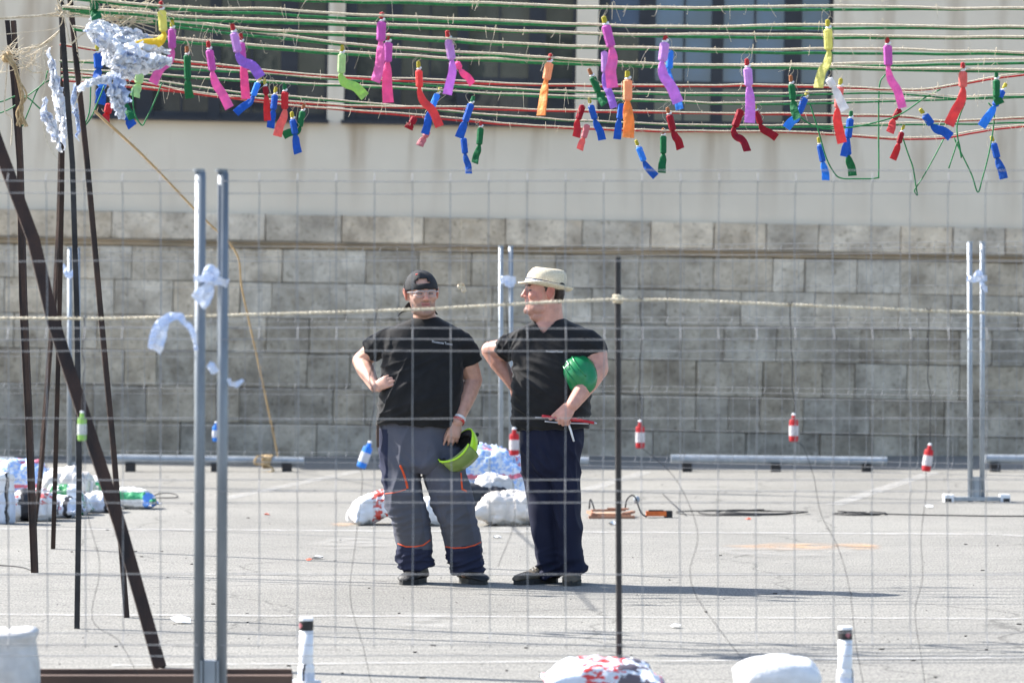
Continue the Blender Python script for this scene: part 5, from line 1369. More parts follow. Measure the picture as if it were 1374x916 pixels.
# =============================== man in the backward cap
def build_man_a():
    D0 = 20.15; base = G(592, 784); base = Vector((base.x, D0, 0))
    def q(px, py, dy=0.0): return P(px, py, D0+dy) - base
    u = D0/F
    # ---- body (one skin)
    Xh = Matrix.Translation(q(566.5, 424, -.035)) @ Matrix.Rotation(math.pi + math.radians(16), 4, 'Z') @ Matrix.Rotation(math.radians(-2), 4, 'X') @ Matrix.Rotation(math.radians(2), 4, 'Y') @ Matrix.Scale(1.05, 4)
    m = MB(); head_shape(m, Xh)
    m.tube([q(569, 405, .0), q(569, 420, .0), q(570, 432, .01), q(571, 442, .015)], [.062, .063, .068, .10], n=20)
    m.tube([q(569, 436, .01), q(568, 446, .01), q(568, 470, .0), q(567, 510, -.01), q(563, 550, -.01), q(563, 600, 0), q(566, 628, 0)], [.10, .155, .18, .18, .18, .17, .14], n=20, ref=Vector((0, 1, 0)), flat=[.06, .08, .10, .11, .11, .1, .08])
    for hx, kx, ax in ((542, 549, 556), (596, 612, 627)):
        m.chain([q(hx, 610), q(kx, 690), q(ax, 768, .03)], [.08, .055, .04])
    # his right arm (hand on hip)
    el = q(484, 484, .13); wr = q(503, 519, -.09)
    m.chain([q(524, 460, .02), q(506, 467, .06), el], [.062, .060, .049]); m.caps(el, el.lerp(wr, .35), .049, .051); m.chain([el.lerp(wr, .35), el.lerp(wr, .75), wr], [.051, .038, .030])
    hand_shape(m, wr, (.62, -.30, .28), (-.35, -.9, .25), 1, [(.15, .3, .2), (.15, .35, .25), (.2, .4, .25), (.25, .45, .3)], size=.96, thumb_dir=(.5, .5, .5))
    # his left arm
    el2 = q(635, 510, .06); wr2 = q(614, 566, -.10)
    m.chain([q(615, 462, .0), q(626, 482, .03), el2], [.066, .062, .053]); m.chain([el2, el2.lerp(wr2, .35), el2.lerp(wr2, .75), wr2], [.053, .052, .039, .032])
    hand_shape(m, wr2, (-.30, -.22, -.92), (.05, -.96, .25), 1, [(.25, .2, .15), (.45, .5, .3), (.55, .6, .4), (.6, .7, .4)], size=1.0, thumb_dir=(-.45, .2, -.8))
    me = voxel(m, .0046, 3, 'person')
    a = coords(me); hl = (np.c_[a, np.ones(len(a))] @ np.array(Xh.inverted()).T)[:, :3]
    col = np.tile(SK, (len(a), 1))
    inh = (hl[:, 2] > -.03) & (np.abs(hl[:, 0]) < .12)
    beard = ssm(hl[:, 2], .088, .06)*ssm(hl[:, 1], -.01, .035)*inh
    beard = np.maximum(beard, ssm(hl[:, 2], .088, .080)*(hl[:, 1] > .07)*(np.abs(hl[:, 0]) < .03)*inh)
    col = col*(1-.55*beard[:, None]) + np.array((.10, .075, .06))*.55*beard[:, None]
    lips = (np.abs(hl[:, 2]-.0645) < .0075)*(np.abs(hl[:, 0]) < .023)*(hl[:, 1] > .075)
    col = np.where(lips[:, None] > 0, np.array((.42, .16, .15)), col)
    ml = (np.abs(hl[:, 2]-.0645) < .0022)*(np.abs(hl[:, 0]) < .022)*(hl[:, 1] > .075); col = np.where(ml[:, None] > 0, np.array((.12, .05, .05)), col)
    brow = (np.abs(hl[:, 2]-.149) < .006)*(np.abs(np.abs(hl[:, 0])-.029) < .019)*(hl[:, 1] > .05); col = np.where(brow[:, None] > 0, np.array((.07, .05, .04)), col)
    eye = (np.abs(hl[:, 2]-.124) < .006)*(np.abs(np.abs(hl[:, 0])-.031) < .014)*(hl[:, 1] > .05); col = np.where(eye[:, None] > 0, np.array((.20, .14, .12)), col)
    nose = np.exp(-(((hl[:, 2]-.10)/.02)**2 + (hl[:, 0]/.02)**2))*(hl[:, 1] > .07); col = col*(1 - .25*nose[:, None]*np.array((0, .8, .8)))
    ear = (np.abs(hl[:, 0]) > .0795)*(hl[:, 2] > .07)*(hl[:, 2] < .16)*(np.abs(hl[:, 1]+.018) < .034); col = np.where(ear[:, None] > 0, SK*np.array((1.02, .72, .7)), col)
    colour(me, col)
    man = link('person', me, M['skin'], None, base)
    tag(man, 'man in a backward black cap, hand on hip, holding a lime helmet', 'person')
    # ---- t-shirt
    m = MB()
    rings = []
    for cx, y, hw, dd, dy in [(571, 425, 17, .062, .012), (571, 430, 24, .080, .012), (570, 436, 38, .095, .012), (569, 442, 50, .105, .01), (569, 452, 55, .118, .005), (568, 470, 55, .132, -.005), (567, 492, 54, .142, -.015), (566, 515, 55, .155, -.028), (564, 535, 56, .160, -.032), (562, 552, 56, .155, -.028), (561, 564, 55.5, .148, -.022), (561, 571, 54.5, .143, -.02)]:
        ring = []
        for k in range(36):
            an = 2*math.pi*k/36; ca, sa = math.cos(an), math.sin(an); e = .86
            ring.append(q(cx, y, dy) + Vector((math.copysign(abs(ca)**e, ca)*hw*u, math.copysign(abs(sa)**e, sa)*dd, -.012*ca if y > 560 else 0)))
        rings.append(ring)
    m.loft(rings)
    m.tube([q(540, 456, .01), q(530, 457, .015), q(516, 460, .03), q(504, 466, .055), q(497, 471, .072)], [.05, .080, .081, .077, .073], n=24)
    m.tube([q(596, 456, .01), q(606, 457, .01), q(617, 462, .015), q(626, 474, .025), q(631, 488, .035)], [.05, .080, .082, .077, .070], n=24)
    me = voxel(m, .0075, 7, 't_shirt')
    def wr_a(p):
        px = (p.x+base.x)/u + 687; py = HZ - (p.z-H)/u
        side = max(0, min(1, (590-px)/70))
        low = max(0, min(1, (py-440)/60))
        # folds pulled from the armpit towards the hip hand
        t = .9*px + .5*py
        v = ridge((px*.085 + py*.040, t*.008, p.y*4), (1, 1, 1), 3)
        v2 = ridge((px*.010, py*.075 + px*.028, p.y*2), (1, 1, 1), 8)
        hem = max(0, (py-535)/36)
        v3 = ridge((px*.018, py*.12, p.y*3), (1, 1, 1), 5)
        big = noise.noise(Vector((px*.02, py*.012, p.y*5)))
        slv = 1.0 if (px < 525 or px > 615) and py < 492 else 0
        v4 = ridge((px*.05+py*.05, (px-py)*.012, p.y*8), (1, 1, 1), 2)
        return .014*v*low*(.35+.65*side) + .010*v2*low + .006*v3*hem + .008*big + .010*v4*slv
    wrinkle(me, wr_a)
    shirt = link('t_shirt', me, M['shirt'], man); shirt['label'] = 'black short sleeved t-shirt with small white chest print'
    m = MB(); ring = [q(571 + 20.5*math.cos(t), 429.5 + (3.0 if math.sin(t) > 0 else 1.0)*math.sin(t), .012 - .074*math.sin(t)) for t in np.linspace(0, 2*math.pi, 33)]
    m.tube(ring, .007, n=8); m.build('collar', M['shirt'], shirt, smooth=True)
    text_on(shirt, bvh_of(shirt), base, 'Pirotecnia Tomás', 580, 459.5, 27, .14, M['print'])
    # ---- trousers
    m = MB()
    m.tube([q(560, 556, .0), q(561, 575, 0), q(563, 600, 0), q(565, 622, 0), q(566, 634, 0)], [.220, .226, .232, .225, .16], n=32, ref=Vector((0, 1, 0)), flat=[.135, .14, .145, .14, .10])
    for pts in ([(537, 600, 26.5, 0), (538, 640, 26.5, -.005), (543, 665, 26, -.015), (548, 690, 25.5, -.02), (553, 715, 25, -.005), (556, 738, 24.5, .01), (557, 750, 23.5, .02), (558, 762, 22, .02)],
                [(595, 600, 28, 0), (597, 640, 28.5, -.005), (604, 665, 27.5, -.015), (611, 690, 26, -.02), (617, 715, 25, -.005), (622, 738, 24, .01), (626, 753, 22, .02), (628, 768, 20.5, .02)]):
        m.tube([q(x, y, dy) for x, y, h, dy in pts], [h*u for x, y, h, dy in pts], n=26, ref=Vector((0, 1, 0)), flat=[h*u*1.03 for x, y, h, dy in pts])
    me = voxel(m, .0075, 6, 'trousers')
    def wr_t(p):
        px = (p.x+base.x)/u + 687; py = HZ - (p.z-H)/u
        hem = max(0, min(1, (py-725)/25)); knee = math.exp(-((py-690)/22)**2); cro = math.exp(-((py-630)/22)**2)
        v = ridge((px*.02, py*.11 + (px % 60)*.02, p.y*5), (1, 1, 1), 1)
        v2 = ridge((px*.045, py*.016, p.y*6), (1, 1, 1), 4)
        v3 = ridge((px*.035, py*.05 + abs(px-566)*.05, p.y*4), (1, 1, 1), 9)
        return .022*v*hem + .014*v*knee + .014*v2 + .018*v3*cro + .010*noise.noise(p*9)
    wrinkle(me, wr_t)
    a = coords(me); py = HZ - (a[:, 2]-H)/u; px = (a[:, 0]+base.x)/u + 687
    col = np.tile(np.array((.088, .092, .118)), (len(a), 1))
    lowcut = 733 + 3*np.sin((px-556)*.06)
    navy = (py > lowcut) | ((px < 521) & (py > 575) & (py < 660))
    col[navy] = (.020, .024, .052)
    knee = (py > 652) & (py < 730) & (px < 566 + 0); col[(py > 663) & (py < 731) & (np.abs(px-548-(py-690)*.13) < 19)] = (.082, .083, .098); col[(py > 663) & (py < 731) & (np.abs(px-611-(py-690)*.2) < 19)] = (.082, .083, .098)
    colour(me, col)
    tr = link('trousers', me, M['trousers'], man); tr['label'] = 'grey and navy work trousers with orange piping'
    bv = bvh_of(tr)
    for pix, r in (([(537, 624), (541, 634), (545, 646), (547, 655)], .0065), ([(618, 634), (619, 645), (620, 656), (626, 659)], .006), ([(534, 729), (545, 733), (557, 733), (568, 731), (577, 724)], .0042), ([(598, 733), (610, 735), (625, 734), (637, 731), (645, 727)], .0042), ([(517, 662), (527, 661), (536, 659), (545, 656)], .003)):
        pts = [surf(bv, x, y, base, 0) for x, y in resample2(pix, 4)]; pts = [p for p in pts if p is not None]
        mm = MB(); mm.tube(pts, r, n=6, ref=Vector((0, 1, .1)), flat=r*.8); mm.build('piping', M['orangetrim'], tr, weld=False)
    # keys / chain at the belt
    mm = MB(); mm.tube([q(508, 562, -.05), q(506, 580, -.06), q(507, 600, -.06)], .006, n=6); mm.box(q(507, 585, -.065), (.014, .01, .12)); mm.build('belt_clip', M['rustplank'], tr)
    # ---- shoes
    shoe(man, q(541, 783, -.14) * Vector((1, 1, 0)), q(568, 783, .10) * Vector((1, 1, 0)), .112, .125, 'shoe', base)
    shoe(man, q(650, 783, -.12) * Vector((1, 1, 0)), q(620, 783, .11) * Vector((1, 1, 0)), .112, .115, 'shoe', base)
    # ---- cap worn backwards
    Xc = Xh @ Matrix.Rotation(math.radians(4), 4, 'X')
    vs = []; fs = []; nu, nv = 40, 16; R = (.0865, .113, .099); cz = .146; cy = -.006
    def lim(ph):   # lower rim by azimuth; front is +y
        f = math.sin(ph); return math.radians(97 + 20*(-f) + 0) if f < 0 else math.radians(97 - 4*f)
    m = MB(); rings = []
    for j in range(nv+1):
        ring = []
        for i in range(nu):
            ph = 2*math.pi*i/nu; th = max(.02, lim(ph)*j/nv)
            seam = 1 + .012*abs(math.cos(ph*3))
            z = R[2]*math.cos(th); p = Vector((R[0]*math.sin(th)*math.cos(ph), cy + R[1]*math.sin(th)*math.sin(ph), cz + z))*1.0
            p.x *= seam; ring.append(Xc @ p)
        rings.append(ring)
    b = len(m.v); m.v += [tuple(p) for r_ in rings for p in r_]
    for j in range(nv):
        for i in range(nu):
            ph = 2*math.pi*(i+.5)/nu; dphi = abs(ph - math.radians(80)); tt = (j+.5)/nv
            if dphi < math.radians(26) and .62 < tt < .82 and (dphi/math.radians(26))**2 + ((.82-tt)/.20)**2 < 1: continue      # half-moon opening over the strap
            m.f.append((b+j*nu+i, b+(j+1)*nu+i, b+(j+1)*nu+(i+1) % nu, b+j*nu+(i+1) % nu))
    cap = m.build('cap', M['blackcap'], man, smooth=True); cap['label'] = 'black baseball cap worn backwards'
    s_ = cap.modifiers.new('s', 'SOLIDIFY'); s_.thickness = .003; s_.offset = 1
    m = MB(); g = []
    for i in range(13):      # bill, behind the neck
        for j in range(4):
            an = math.radians(-90 + (i-6)*9.5); rr = .100 + .075*j/3*(1-.28*abs((i-6)/6)**2)
            p = Vector((math.cos(an)*rr*.86, cy + math.sin(an)*rr, cz - .052 - .055*(j/3) - .006*abs(i-6)**1.5*.35)); g.append(Xc @ p)
    m.add(g, [(i*4+j, i*4+j+1, (i+1)*4+j+1, (i+1)*4+j) for i in range(12) for j in range(3)])
    bl = m.build('bill', M['blackcap'], cap, smooth=True); s_ = bl.modifiers.new('s', 'SOLIDIFY'); s_.thickness = .004
    m = MB(); m.ell(Xc @ Vector((0, cy, cz+.099)), .006); m.build('button', M['blackcap'], cap)
    m = MB(); m.tube([Xc @ Vector((.02*k_, cy + .055 + .004*k_, cz + .083 - .004*abs(k_))) for k_ in (-1, 0, 1, 2)], .0045, n=6, flat=.003); m.build('red_badge', M['bandr'], cap, smooth=True)
    # ---- glasses
    root = MB()
    for s in (-1, 1):
        ring = [Xh @ Vector((s*.033 + .024*math.cos(t), .094 - .28*abs(s*.033 + .024*math.cos(t))**1.3*1.2, .122 + .0155*math.copysign(abs(math.sin(t))**.7, math.sin(t)))) for t in np.linspace(0, 2*math.pi, 25)]
        root.tube(ring, .0011, n=5)
        root.tube([Xh @ Vector((s*.057, .080, .132)), Xh @ Vector((s*.078, .055, .132)), Xh @ Vector((s*.083, -.005, .130)), Xh @ Vector((s*.083, -.02, .122))], .0024, n=5)
        root.tube([Xh @ Vector((s*.010, .094, .138)), Xh @ Vector((s*.035, .090, .140)), Xh @ Vector((s*.057, .080, .135))], .0022, n=5)
    root.tube([Xh @ Vector((-.012, .096, .134)), Xh @ Vector((0, .1, .137)), Xh @ Vector((.012, .096, .134))], .002, n=5)
    gl = root.build('glasses', M['clearframe'], man, weld=False); gl['label'] = 'clear framed safety glasses'
    for s in (-1, 1):
        m = MB(); ring = [Xh @ Vector((s*.033 + .024*math.cos(t), .094 - .28*abs(s*.033 + .024*math.cos(t))**1.3*1.2, .122 + .0155*math.copysign(abs(math.sin(t))**.7, math.sin(t)))) for t in np.linspace(0, 2*math.pi, 24, endpoint=False)]
        m.add(ring, [tuple(range(24))]); m.build('lens', M['lens'], gl, weld=False)
    # ---- wristband, two rubber bands
    ax = (wr2-el2).normalized(); c = el2.lerp(wr2, .95)
    for k, (mt, off, rr) in enumerate((('bandw', -.008, .0385), ('bandr', .008, .0380))):
        m = MB(); uu = ax.orthogonal().normalized(); vv = ax.cross(uu)
        rg = [[c + ax*(off+z) + (uu*math.cos(t) + vv*math.sin(t))*rr*k2 for t in np.linspace(0, 2*math.pi, 24, endpoint=False)] for z, k2 in ((-.0075, .86), (-.0075, 1), (.0075, .98), (.0075, .86))]
        m.loft(rg, cap=False); m.build('wristband', M[mt], man, smooth=False)
    # ---- lime helmet hanging from the hand
    c = q(615, 601, -.13) + base
    hel = empty('lime_helmet', c); tag(hel, 'lime green safety helmet with black lining hanging from the hand of the capped man', 'helmet')
    axis = Vector((-.60, -.50, .62)).normalized()      # opening direction
    lft = Vector((.80, -.1, .55)); lft = (lft - axis*lft.dot(axis)).normalized(); fwd = axis.cross(lft)
    T = Matrix((lft, fwd, axis)).transposed()
    def bowl(r, z1, rim, n=36, v=12, wob=0):
        rings = []
        for j in range(v+1):
            th = math.pi/2*j/v; ring = []
            for i in range(n):
                ph = 2*math.pi*i/n; k = 1 + wob*(max(0, math.cos(3*ph))**4)*math.sin(th)
                z = -r[2]*math.cos(th) + rim*math.cos(2*ph)*(j/v)**4
                ring.append(T @ Vector((r[0]*math.sin(max(th, .03))*math.cos(ph)*k, r[1]*math.sin(max(th, .03))*math.sin(ph)*k, z + z1)))
            rings.append(ring)
        return rings
    m = MB(); m.loft(bowl((.128, .108, .118), .02, .016, wob=.02), cap=False); sh = m.build('shell', M['lime'], hel, smooth=True); s_ = sh.modifiers.new('s', 'SOLIDIFY'); s_.thickness = .006
    m = MB(); m.loft(bowl((.119, .099, .108), .018, .012), cap=False); ln = m.build('lining', M['liner'], hel, smooth=True); s_ = ln.modifiers.new('s', 'SOLIDIFY'); s_.thickness = .006
    m = MB()
    for k_ in range(6):
        ph = k_*math.pi/3 + .2; m.tube(catmull([T @ Vector((.112*math.cos(ph), .092*math.sin(ph), .012)), T @ Vector((.07*math.cos(ph+.3), .06*math.sin(ph+.3), -.03)), T @ Vector((.02*math.cos(ph), .02*math.sin(ph), -.06))], 5), .008, n=6, flat=.004)
    m.tube([T @ Vector((.106*math.cos(t), .086*math.sin(t), .004)) for t in np.linspace(0, 6.283, 30)], .012, n=6); m.build('cradle', M['liner'], hel, weld=False)
    m = MB(); vz = []
    for i in range(17):
        ph = math.radians(215 + (i)*5.6)
        for r_, z in ((1.03, .030), (1.075, -.012), (1.06, -.055), (.93, -.085)):
            vz.append(T @ Vector((.128*r_*math.cos(ph), .108*r_*math.sin(ph), z + .01)))
    m.add(vz, [(i*4+j, i*4+j+1, (i+1)*4+j+1, (i+1)*4+j) for i in range(16) for j in range(3)])
    vi = m.build('visor', M['limegrey'], hel, smooth=True); s_ = vi.modifiers.new('s', 'SOLIDIFY'); s_.thickness = .004
    m = MB(); m.tube([T @ Vector((.136*math.cos(t), .116*math.sin(t), .042+.016*math.cos(2*t))) for t in np.linspace(math.radians(213), math.radians(306), 22)], .0055, n=6); m.build('visor_rim', M['lime'], hel, smooth=True)
    for ph_, z_ in ((-.35, -.045), (-.05, -.05), (.28, -.045), (.62, -.04), (-.15, -.08), (.2, -.082)):
        k_ = math.sqrt(max(.05, 1 - ((z_-.02)/.118)**2)); d0 = Vector((.130*k_*math.cos(ph_), .110*k_*math.sin(ph_), z_)); d1 = Vector((.130*k_*math.cos(ph_+.16), .110*k_*math.sin(ph_+.16), z_+.006))
        m = MB(); m.tube([T @ d0, T @ ((d0+d1)/2*1.01), T @ d1], [.004, .0065, .004], n=8, flat=[.003, .004, .003]); m.build('vent', M['liner'], hel, smooth=True, weld=False)
    m = MB(); m.ell(T @ Vector((.126, .02, -.02)), .012); m.build('rivet', M['liner'], hel)
def resample2(pix, k):
    out = []
    for i in range(len(pix)-1):
        for j in range(k): t = j/k; out.append((pix[i][0]*(1-t)+pix[i+1][0]*t, pix[i][1]*(1-t)+pix[i+1][1]*t))
    return out + [pix[-1]]
build_man_a()

# =============================== man in the straw hat
def build_man_b():
    D0 = 20.1; base = G(740, 784); base = Vector((base.x, D0, 0))
    def q(px, py, dy=0.0): return P(px, py, D0+dy) - base
    u = D0/F
    Xh = Matrix.Translation(q(727, 423, -.01)) @ Matrix.Rotation(math.pi - math.radians(76), 4, 'Z') @ Matrix.Rotation(math.radians(3), 4, 'X') @ Matrix.Scale(1.09, 4)
    m = MB(); head_shape(m, Xh)
    m.tube([q(737, 402, .0), q(737, 416, .0), q(737, 430, .01), q(738, 444, .015)], [.070, .074, .082, .11], n=20)
    m.ell(q(722, 424, -.02), (.05, .055, .035))       # fuller throat
    m.ell(q(732, 442, -.03), (.075, .056, .06))
    m.tube([q(740, 438, .01), q(742, 448, .01), q(741, 480, 0), q(740, 520, 0), q(739, 560, 0), q(739, 600, 0), q(741, 625, 0)], [.10, .15, .17, .17, .17, .15, .12], n=20, ref=Vector((0, 1, 0)), flat=[.06, .08, .1, .12, .12, .11, .09])
    for hx, kx, ax in ((724, 731, 737), (758, 761, 767)):
        m.chain([q(hx, 612), q(kx, 690), q(ax, 766, .03)], [.07, .05, .038])
    el = q(658, 470, .205); wr = q(689, 517, .13)
    m.chain([q(697, 462, .085), q(679, 468, .135), el], [.062, .062, .052]); m.chain([el, el.lerp(wr, .35), el.lerp(wr, .75), wr], [.052, .052, .040, .033])
    hand_shape(m, wr, (.45, .25, -.62), (-.6, .3, .4), -1, [(.2, .3, .2)]*4)
    el2 = q(802, 494, -.11); wr2 = q(768, 543, -.275)
    m.chain([q(785, 462, -.065), q(798, 476, -.08), el2], [.070, .072, .062]); m.chain([el2, el2.lerp(wr2, .35), el2.lerp(wr2, .75), wr2], [.062, .060, .046, .037])
    hand_shape(m, wr2, (-.50, -.12, -.66), (-.35, -.88, .35), 1, [(.75, 1.3, .9), (.8, 1.35, .9), (.85, 1.35, .9), (.9, 1.35, .9)], size=1.12, thumb_dir=(-.75, .1, -.55))
    me = voxel(m, .0046, 3, 'person')
    a = coords(me); hl = (np.c_[a, np.ones(len(a))] @ np.array(Xh.inverted()).T)[:, :3]
    SB = np.array((0.54, 0.285, 0.22)); col = np.tile(SB, (len(a), 1))
    inh = (hl[:, 2] > -.03) & (np.abs(hl[:, 0]) < .12)
    beard = ssm(hl[:, 2], .085, .05)*ssm(hl[:, 1], .0, .04)*inh
    col = col*(1-.2*beard[:, None]) + np.array((.14, .11, .10))*.2*beard[:, None]
    lips = (np.abs(hl[:, 2]-.0645) < .008)*(np.abs(hl[:, 0]) < .023)*(hl[:, 1] > .075); col = np.where(lips[:, None] > 0, np.array((.48, .17, .17)), col)
    ml = (np.abs(hl[:, 2]-.0645) < .0022)*(np.abs(hl[:, 0]) < .022)*(hl[:, 1] > .07); col = np.where(ml[:, None] > 0, np.array((.1, .04, .04)), col)
    brow = (np.abs(hl[:, 2]-.149) < .006)*(np.abs(np.abs(hl[:, 0])-.029) < .019)*(hl[:, 1] > .05); col = np.where(brow[:, None] > 0, np.array((.08, .05, .04)), col)
    eye = (np.abs(hl[:, 2]-.124) < .0055)*(np.abs(np.abs(hl[:, 0])-.031) < .014)*(hl[:, 1] > .05); col = np.where(eye[:, None] > 0, np.array((.16, .11, .10)), col)
    cheek = np.exp(-(((hl[:, 2]-.1)/.03)**2))*(hl[:, 1] > .02)*inh; col = col*(1 - .16*cheek[:, None]*np.array((0, 1, .9)))
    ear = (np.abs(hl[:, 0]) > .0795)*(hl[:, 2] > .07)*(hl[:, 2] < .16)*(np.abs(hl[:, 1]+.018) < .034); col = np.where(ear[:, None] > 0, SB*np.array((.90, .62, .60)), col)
    side = (((hl[:, 1] < .016)*(hl[:, 2] > .140)) | ((hl[:, 1] < .010)*(hl[:, 1] > -.001)*(hl[:, 2] > .122)) | ((hl[:, 1] < -.045)*(hl[:, 2] > .075)))*inh*(ear == 0); col = np.where(side[:, None] > 0, np.array((.05, .035, .026)), col)
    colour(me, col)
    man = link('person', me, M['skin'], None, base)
    tag(man, 'man in a straw hat looking aside, green hard hat under his arm', 'person')
    # t-shirt
    m = MB(); rings = []
    for cx, y, hw, dd, dy in [(738, 427, 20, .072, .018), (739, 431, 26, .088, .018), (741, 437, 40, .1, .015), (742, 444, 50, .112, .012), (742, 455, 54, .125, .008), (741, 472, 53, .14, 0), (740, 495, 51, .15, -.01), (740, 520, 51, .16, -.02), (739.5, 545, 51, .16, -.022), (739, 560, 50.5, .152, -.018), (739, 575, 50, .147, -.015)]:
        ring = []
        for k in range(36):
            an = 2*math.pi*k/36; ca, sa = math.cos(an), math.sin(an); e = .86
            rt_ = Matrix.Rotation(math.radians(-22)*min(1, max(0, (y-436)/20)), 3, 'Z'); kk = 1 + .05*min(1, max(0, (y-436)/20))
            ring.append(q(cx, y, dy) + rt_ @ Vector((math.copysign(abs(ca)**e, ca)*hw*u*kk, math.copysign(abs(sa)**e, sa)*dd, 0)))
        rings.append(ring)
    m.loft(rings)
    m.tube([q(716, 456, .03), q(706, 458, .05), q(694, 461, .085), q(683, 466, .12), q(675, 471, .145)], [.05, .080, .080, .075, .070], n=24)
    m.tube([q(764, 456, -.02), q(775, 457, -.045), q(787, 460, -.065), q(795, 468, -.075), q(800, 478, -.085)], [.05, .083, .086, .084, .079], n=24)
    me = voxel(m, .0075, 7, 't_shirt')
    # V-neck: press the front of the neckline down
    def wr_b(p):
        px = (p.x+base.x)/u + 687; py = HZ - (p.z-H)/u
        lft = max(0, min(1, (735-px)/50)); low = max(0, min(1, (py-438)/45))
        v = ridge((px*.040 - py*.085, (px*.8+py*.4)*.010, p.y*4), (1, 1, 1), 3)
        v2 = ridge((px*.014, py*.06 - px*.045, p.y*2), (1, 1, 1), 8)
        v3 = ridge((px*.10 + py*.05, py*.015, p.y*3), (1, 1, 1), 12)
        up = math.exp(-((py-458)/20)**2)*lft
        hem = max(0, (py-545)/30)
        v4 = ridge((px*.03, py*.09, p.y*3), (1, 1, 1), 15)
        return .018*v*low*(.35+.65*lft) + .012*v2*low + .014*v3*up + .006*v4*hem + .009*noise.noise(Vector((px*.02, py*.015, p.y*5)))
    wrinkle(me, wr_b)
    bm = bmesh.new(); bm.from_mesh(me); kill = []
    for f in bm.faces:
        p = f.calc_center_median(); X_ = (p.x+base.x)/u + 687; Y_ = HZ - (p.z-H)/u
        if p.y < .0 and 714 < X_ < 750 and Y_ < 447 and Y_ < 426 + (X_-713)*1.35 and Y_ < 447 - (X_-729)*1.0: kill.append(f)
    bmesh.ops.delete(bm, geom=kill, context='FACES'); bm.to_mesh(me); bm.free()
    shirt = link('t_shirt', me, M['shirt'], man); shirt['label'] = 'black creased t-shirt with faint chest print'
    text_on(shirt, bvh_of(shirt), base, 'Pirotecnia Tomás', 733, 472.5, 22, .02, M['print'])
    # ---- trousers
    m = MB()
    m.tube([q(739, 562, 0), q(739, 580, 0), q(739, 605, 0), q(741, 625, 0), q(743, 640, 0)], [.178, .182, .178, .166, .11], n=32, ref=Vector((0, 1, 0)), flat=[.135, .145, .145, .13, .09])
    for pts_ in ([(722, 605, 23, .01), (724, 640, 21.5, .015), (728, 670, 19.5, .01), (731, 700, 18, .01), (734, 725, 18, .03), (736, 748, 18.5, .045), (739, 772, 18.5, .05)],
                 [(757, 605, 22.5, -.01), (759, 640, 21.5, -.015), (761, 670, 19.5, -.03), (762, 700, 18, -.03), (764, 730, 18, -.015), (766, 750, 19, 0), (768, 768, 19, .005)]):
        m.tube([q(x, y, dy) for x, y, h, dy in pts_], [h*u for x, y, h, dy in pts_], n=26, ref=Vector((0, 1, 0)), flat=[h*u*1.1 for x, y, h, dy in pts_])
    me = voxel(m, .007, 5, 'trousers')
    def wr_t(p):
        px = (p.x+base.x)/u + 687; py = HZ - (p.z-H)/u
        hem = max(0, min(1, (py-728)/25)); cro = math.exp(-((py-625)/30)**2)
        v = ridge((px*.02, py*.10 + px*.02, p.y*5), (1, 1, 1), 1)
        v2 = ridge((px*.06 - py*.014, py*.010, p.y*6), (1, 1, 1), 4)
        v3 = ridge((px*.06 - py*.045, py*.012, p.y*4), (1, 1, 1), 9)
        return .020*v*hem + .019*v2 + .018*v3*cro + .008*noise.noise(p*9)
    wrinkle(me, wr_t)
    colour(me, np.tile(np.array((.0085, .011, .030)), (len(me.vertices), 1)))
    tr = link('trousers', me, M['trousers'], man); tr['label'] = 'dark navy work trousers'
    # ---- shoes
    shoe(man, q(690, 783, -.09)*Vector((1, 1, 0)) + Vector((0, .03, 0)), q(748, 783, .08)*Vector((1, 1, 0)) + Vector((0, .05, 0)), .108, .125, 'shoebr', base)
    shoe(man, q(766, 783, -.16)*Vector((1, 1, 0)), q(770, 783, .11)*Vector((1, 1, 0)), .108, .115, 'shoebr', base)
    # ---- hair under the hat
    m = MB(); X3 = Xh
    rings = []
    for z, w_, f, b in [(.066, .056, -.056, -.088), (.08, .068, -.050, -.099), (.11, .079, -.046, -.107), (.14, .081, -.044, -.108), (.165, .079, -.04, -.105), (.180, .060, -.04, -.090)]:
        cy = (f+b)/2; ry = (f-b)/2
        rings.append([X3 @ Vector((w_*math.copysign(abs(math.cos(t))**.7, math.cos(t)), cy + ry*math.copysign(abs(math.sin(t))**.7, math.sin(t)), z)) for t in np.linspace(0, 2*math.pi, 28, endpoint=False)])
    m.loft(rings); h_ = m.build('hair', M['hair'], man, smooth=True); h_['label'] = 'short dark brown hair under the hat'
    # ---- straw hat
    Xt = Xh @ Matrix.Translation(Vector((0, -.012, .150))) @ Matrix.Rotation(math.radians(9), 4, 'X')
    m = MB(); rings = []
    for z, rx, ry, dy in [(-.004, .088, .110, 0), (.02, .086, .108, 0), (.045, .083, .104, 0), (.068, .077, .097, -.002), (.084, .068, .088, -.003), (.093, .055, .074, -.003), (.094, .040, .055, 0), (.088, .022, .03, 0), (.086, .004, .006, 0)]:
        ring = []
        for t in np.linspace(0, 2*math.pi, 40, endpoint=False):
            c_, s_ = math.cos(t), math.sin(t); pin = 1 - .16*max(0, s_)**2*max(0, (z-.03)/.06)*abs(c_)**.6
            zz = z + (.006*s_ if z > .06 else 0)*-1
            ring.append(Xt @ Vector((rx*c_*pin, dy + ry*s_, zz)))
        rings.append(ring)
    m.loft(rings); hat = m.build('straw_hat', M['straw'], man, smooth=True); hat['label'] = 'pale straw trilby hat with narrow blue band'
    m = MB(); rings = []
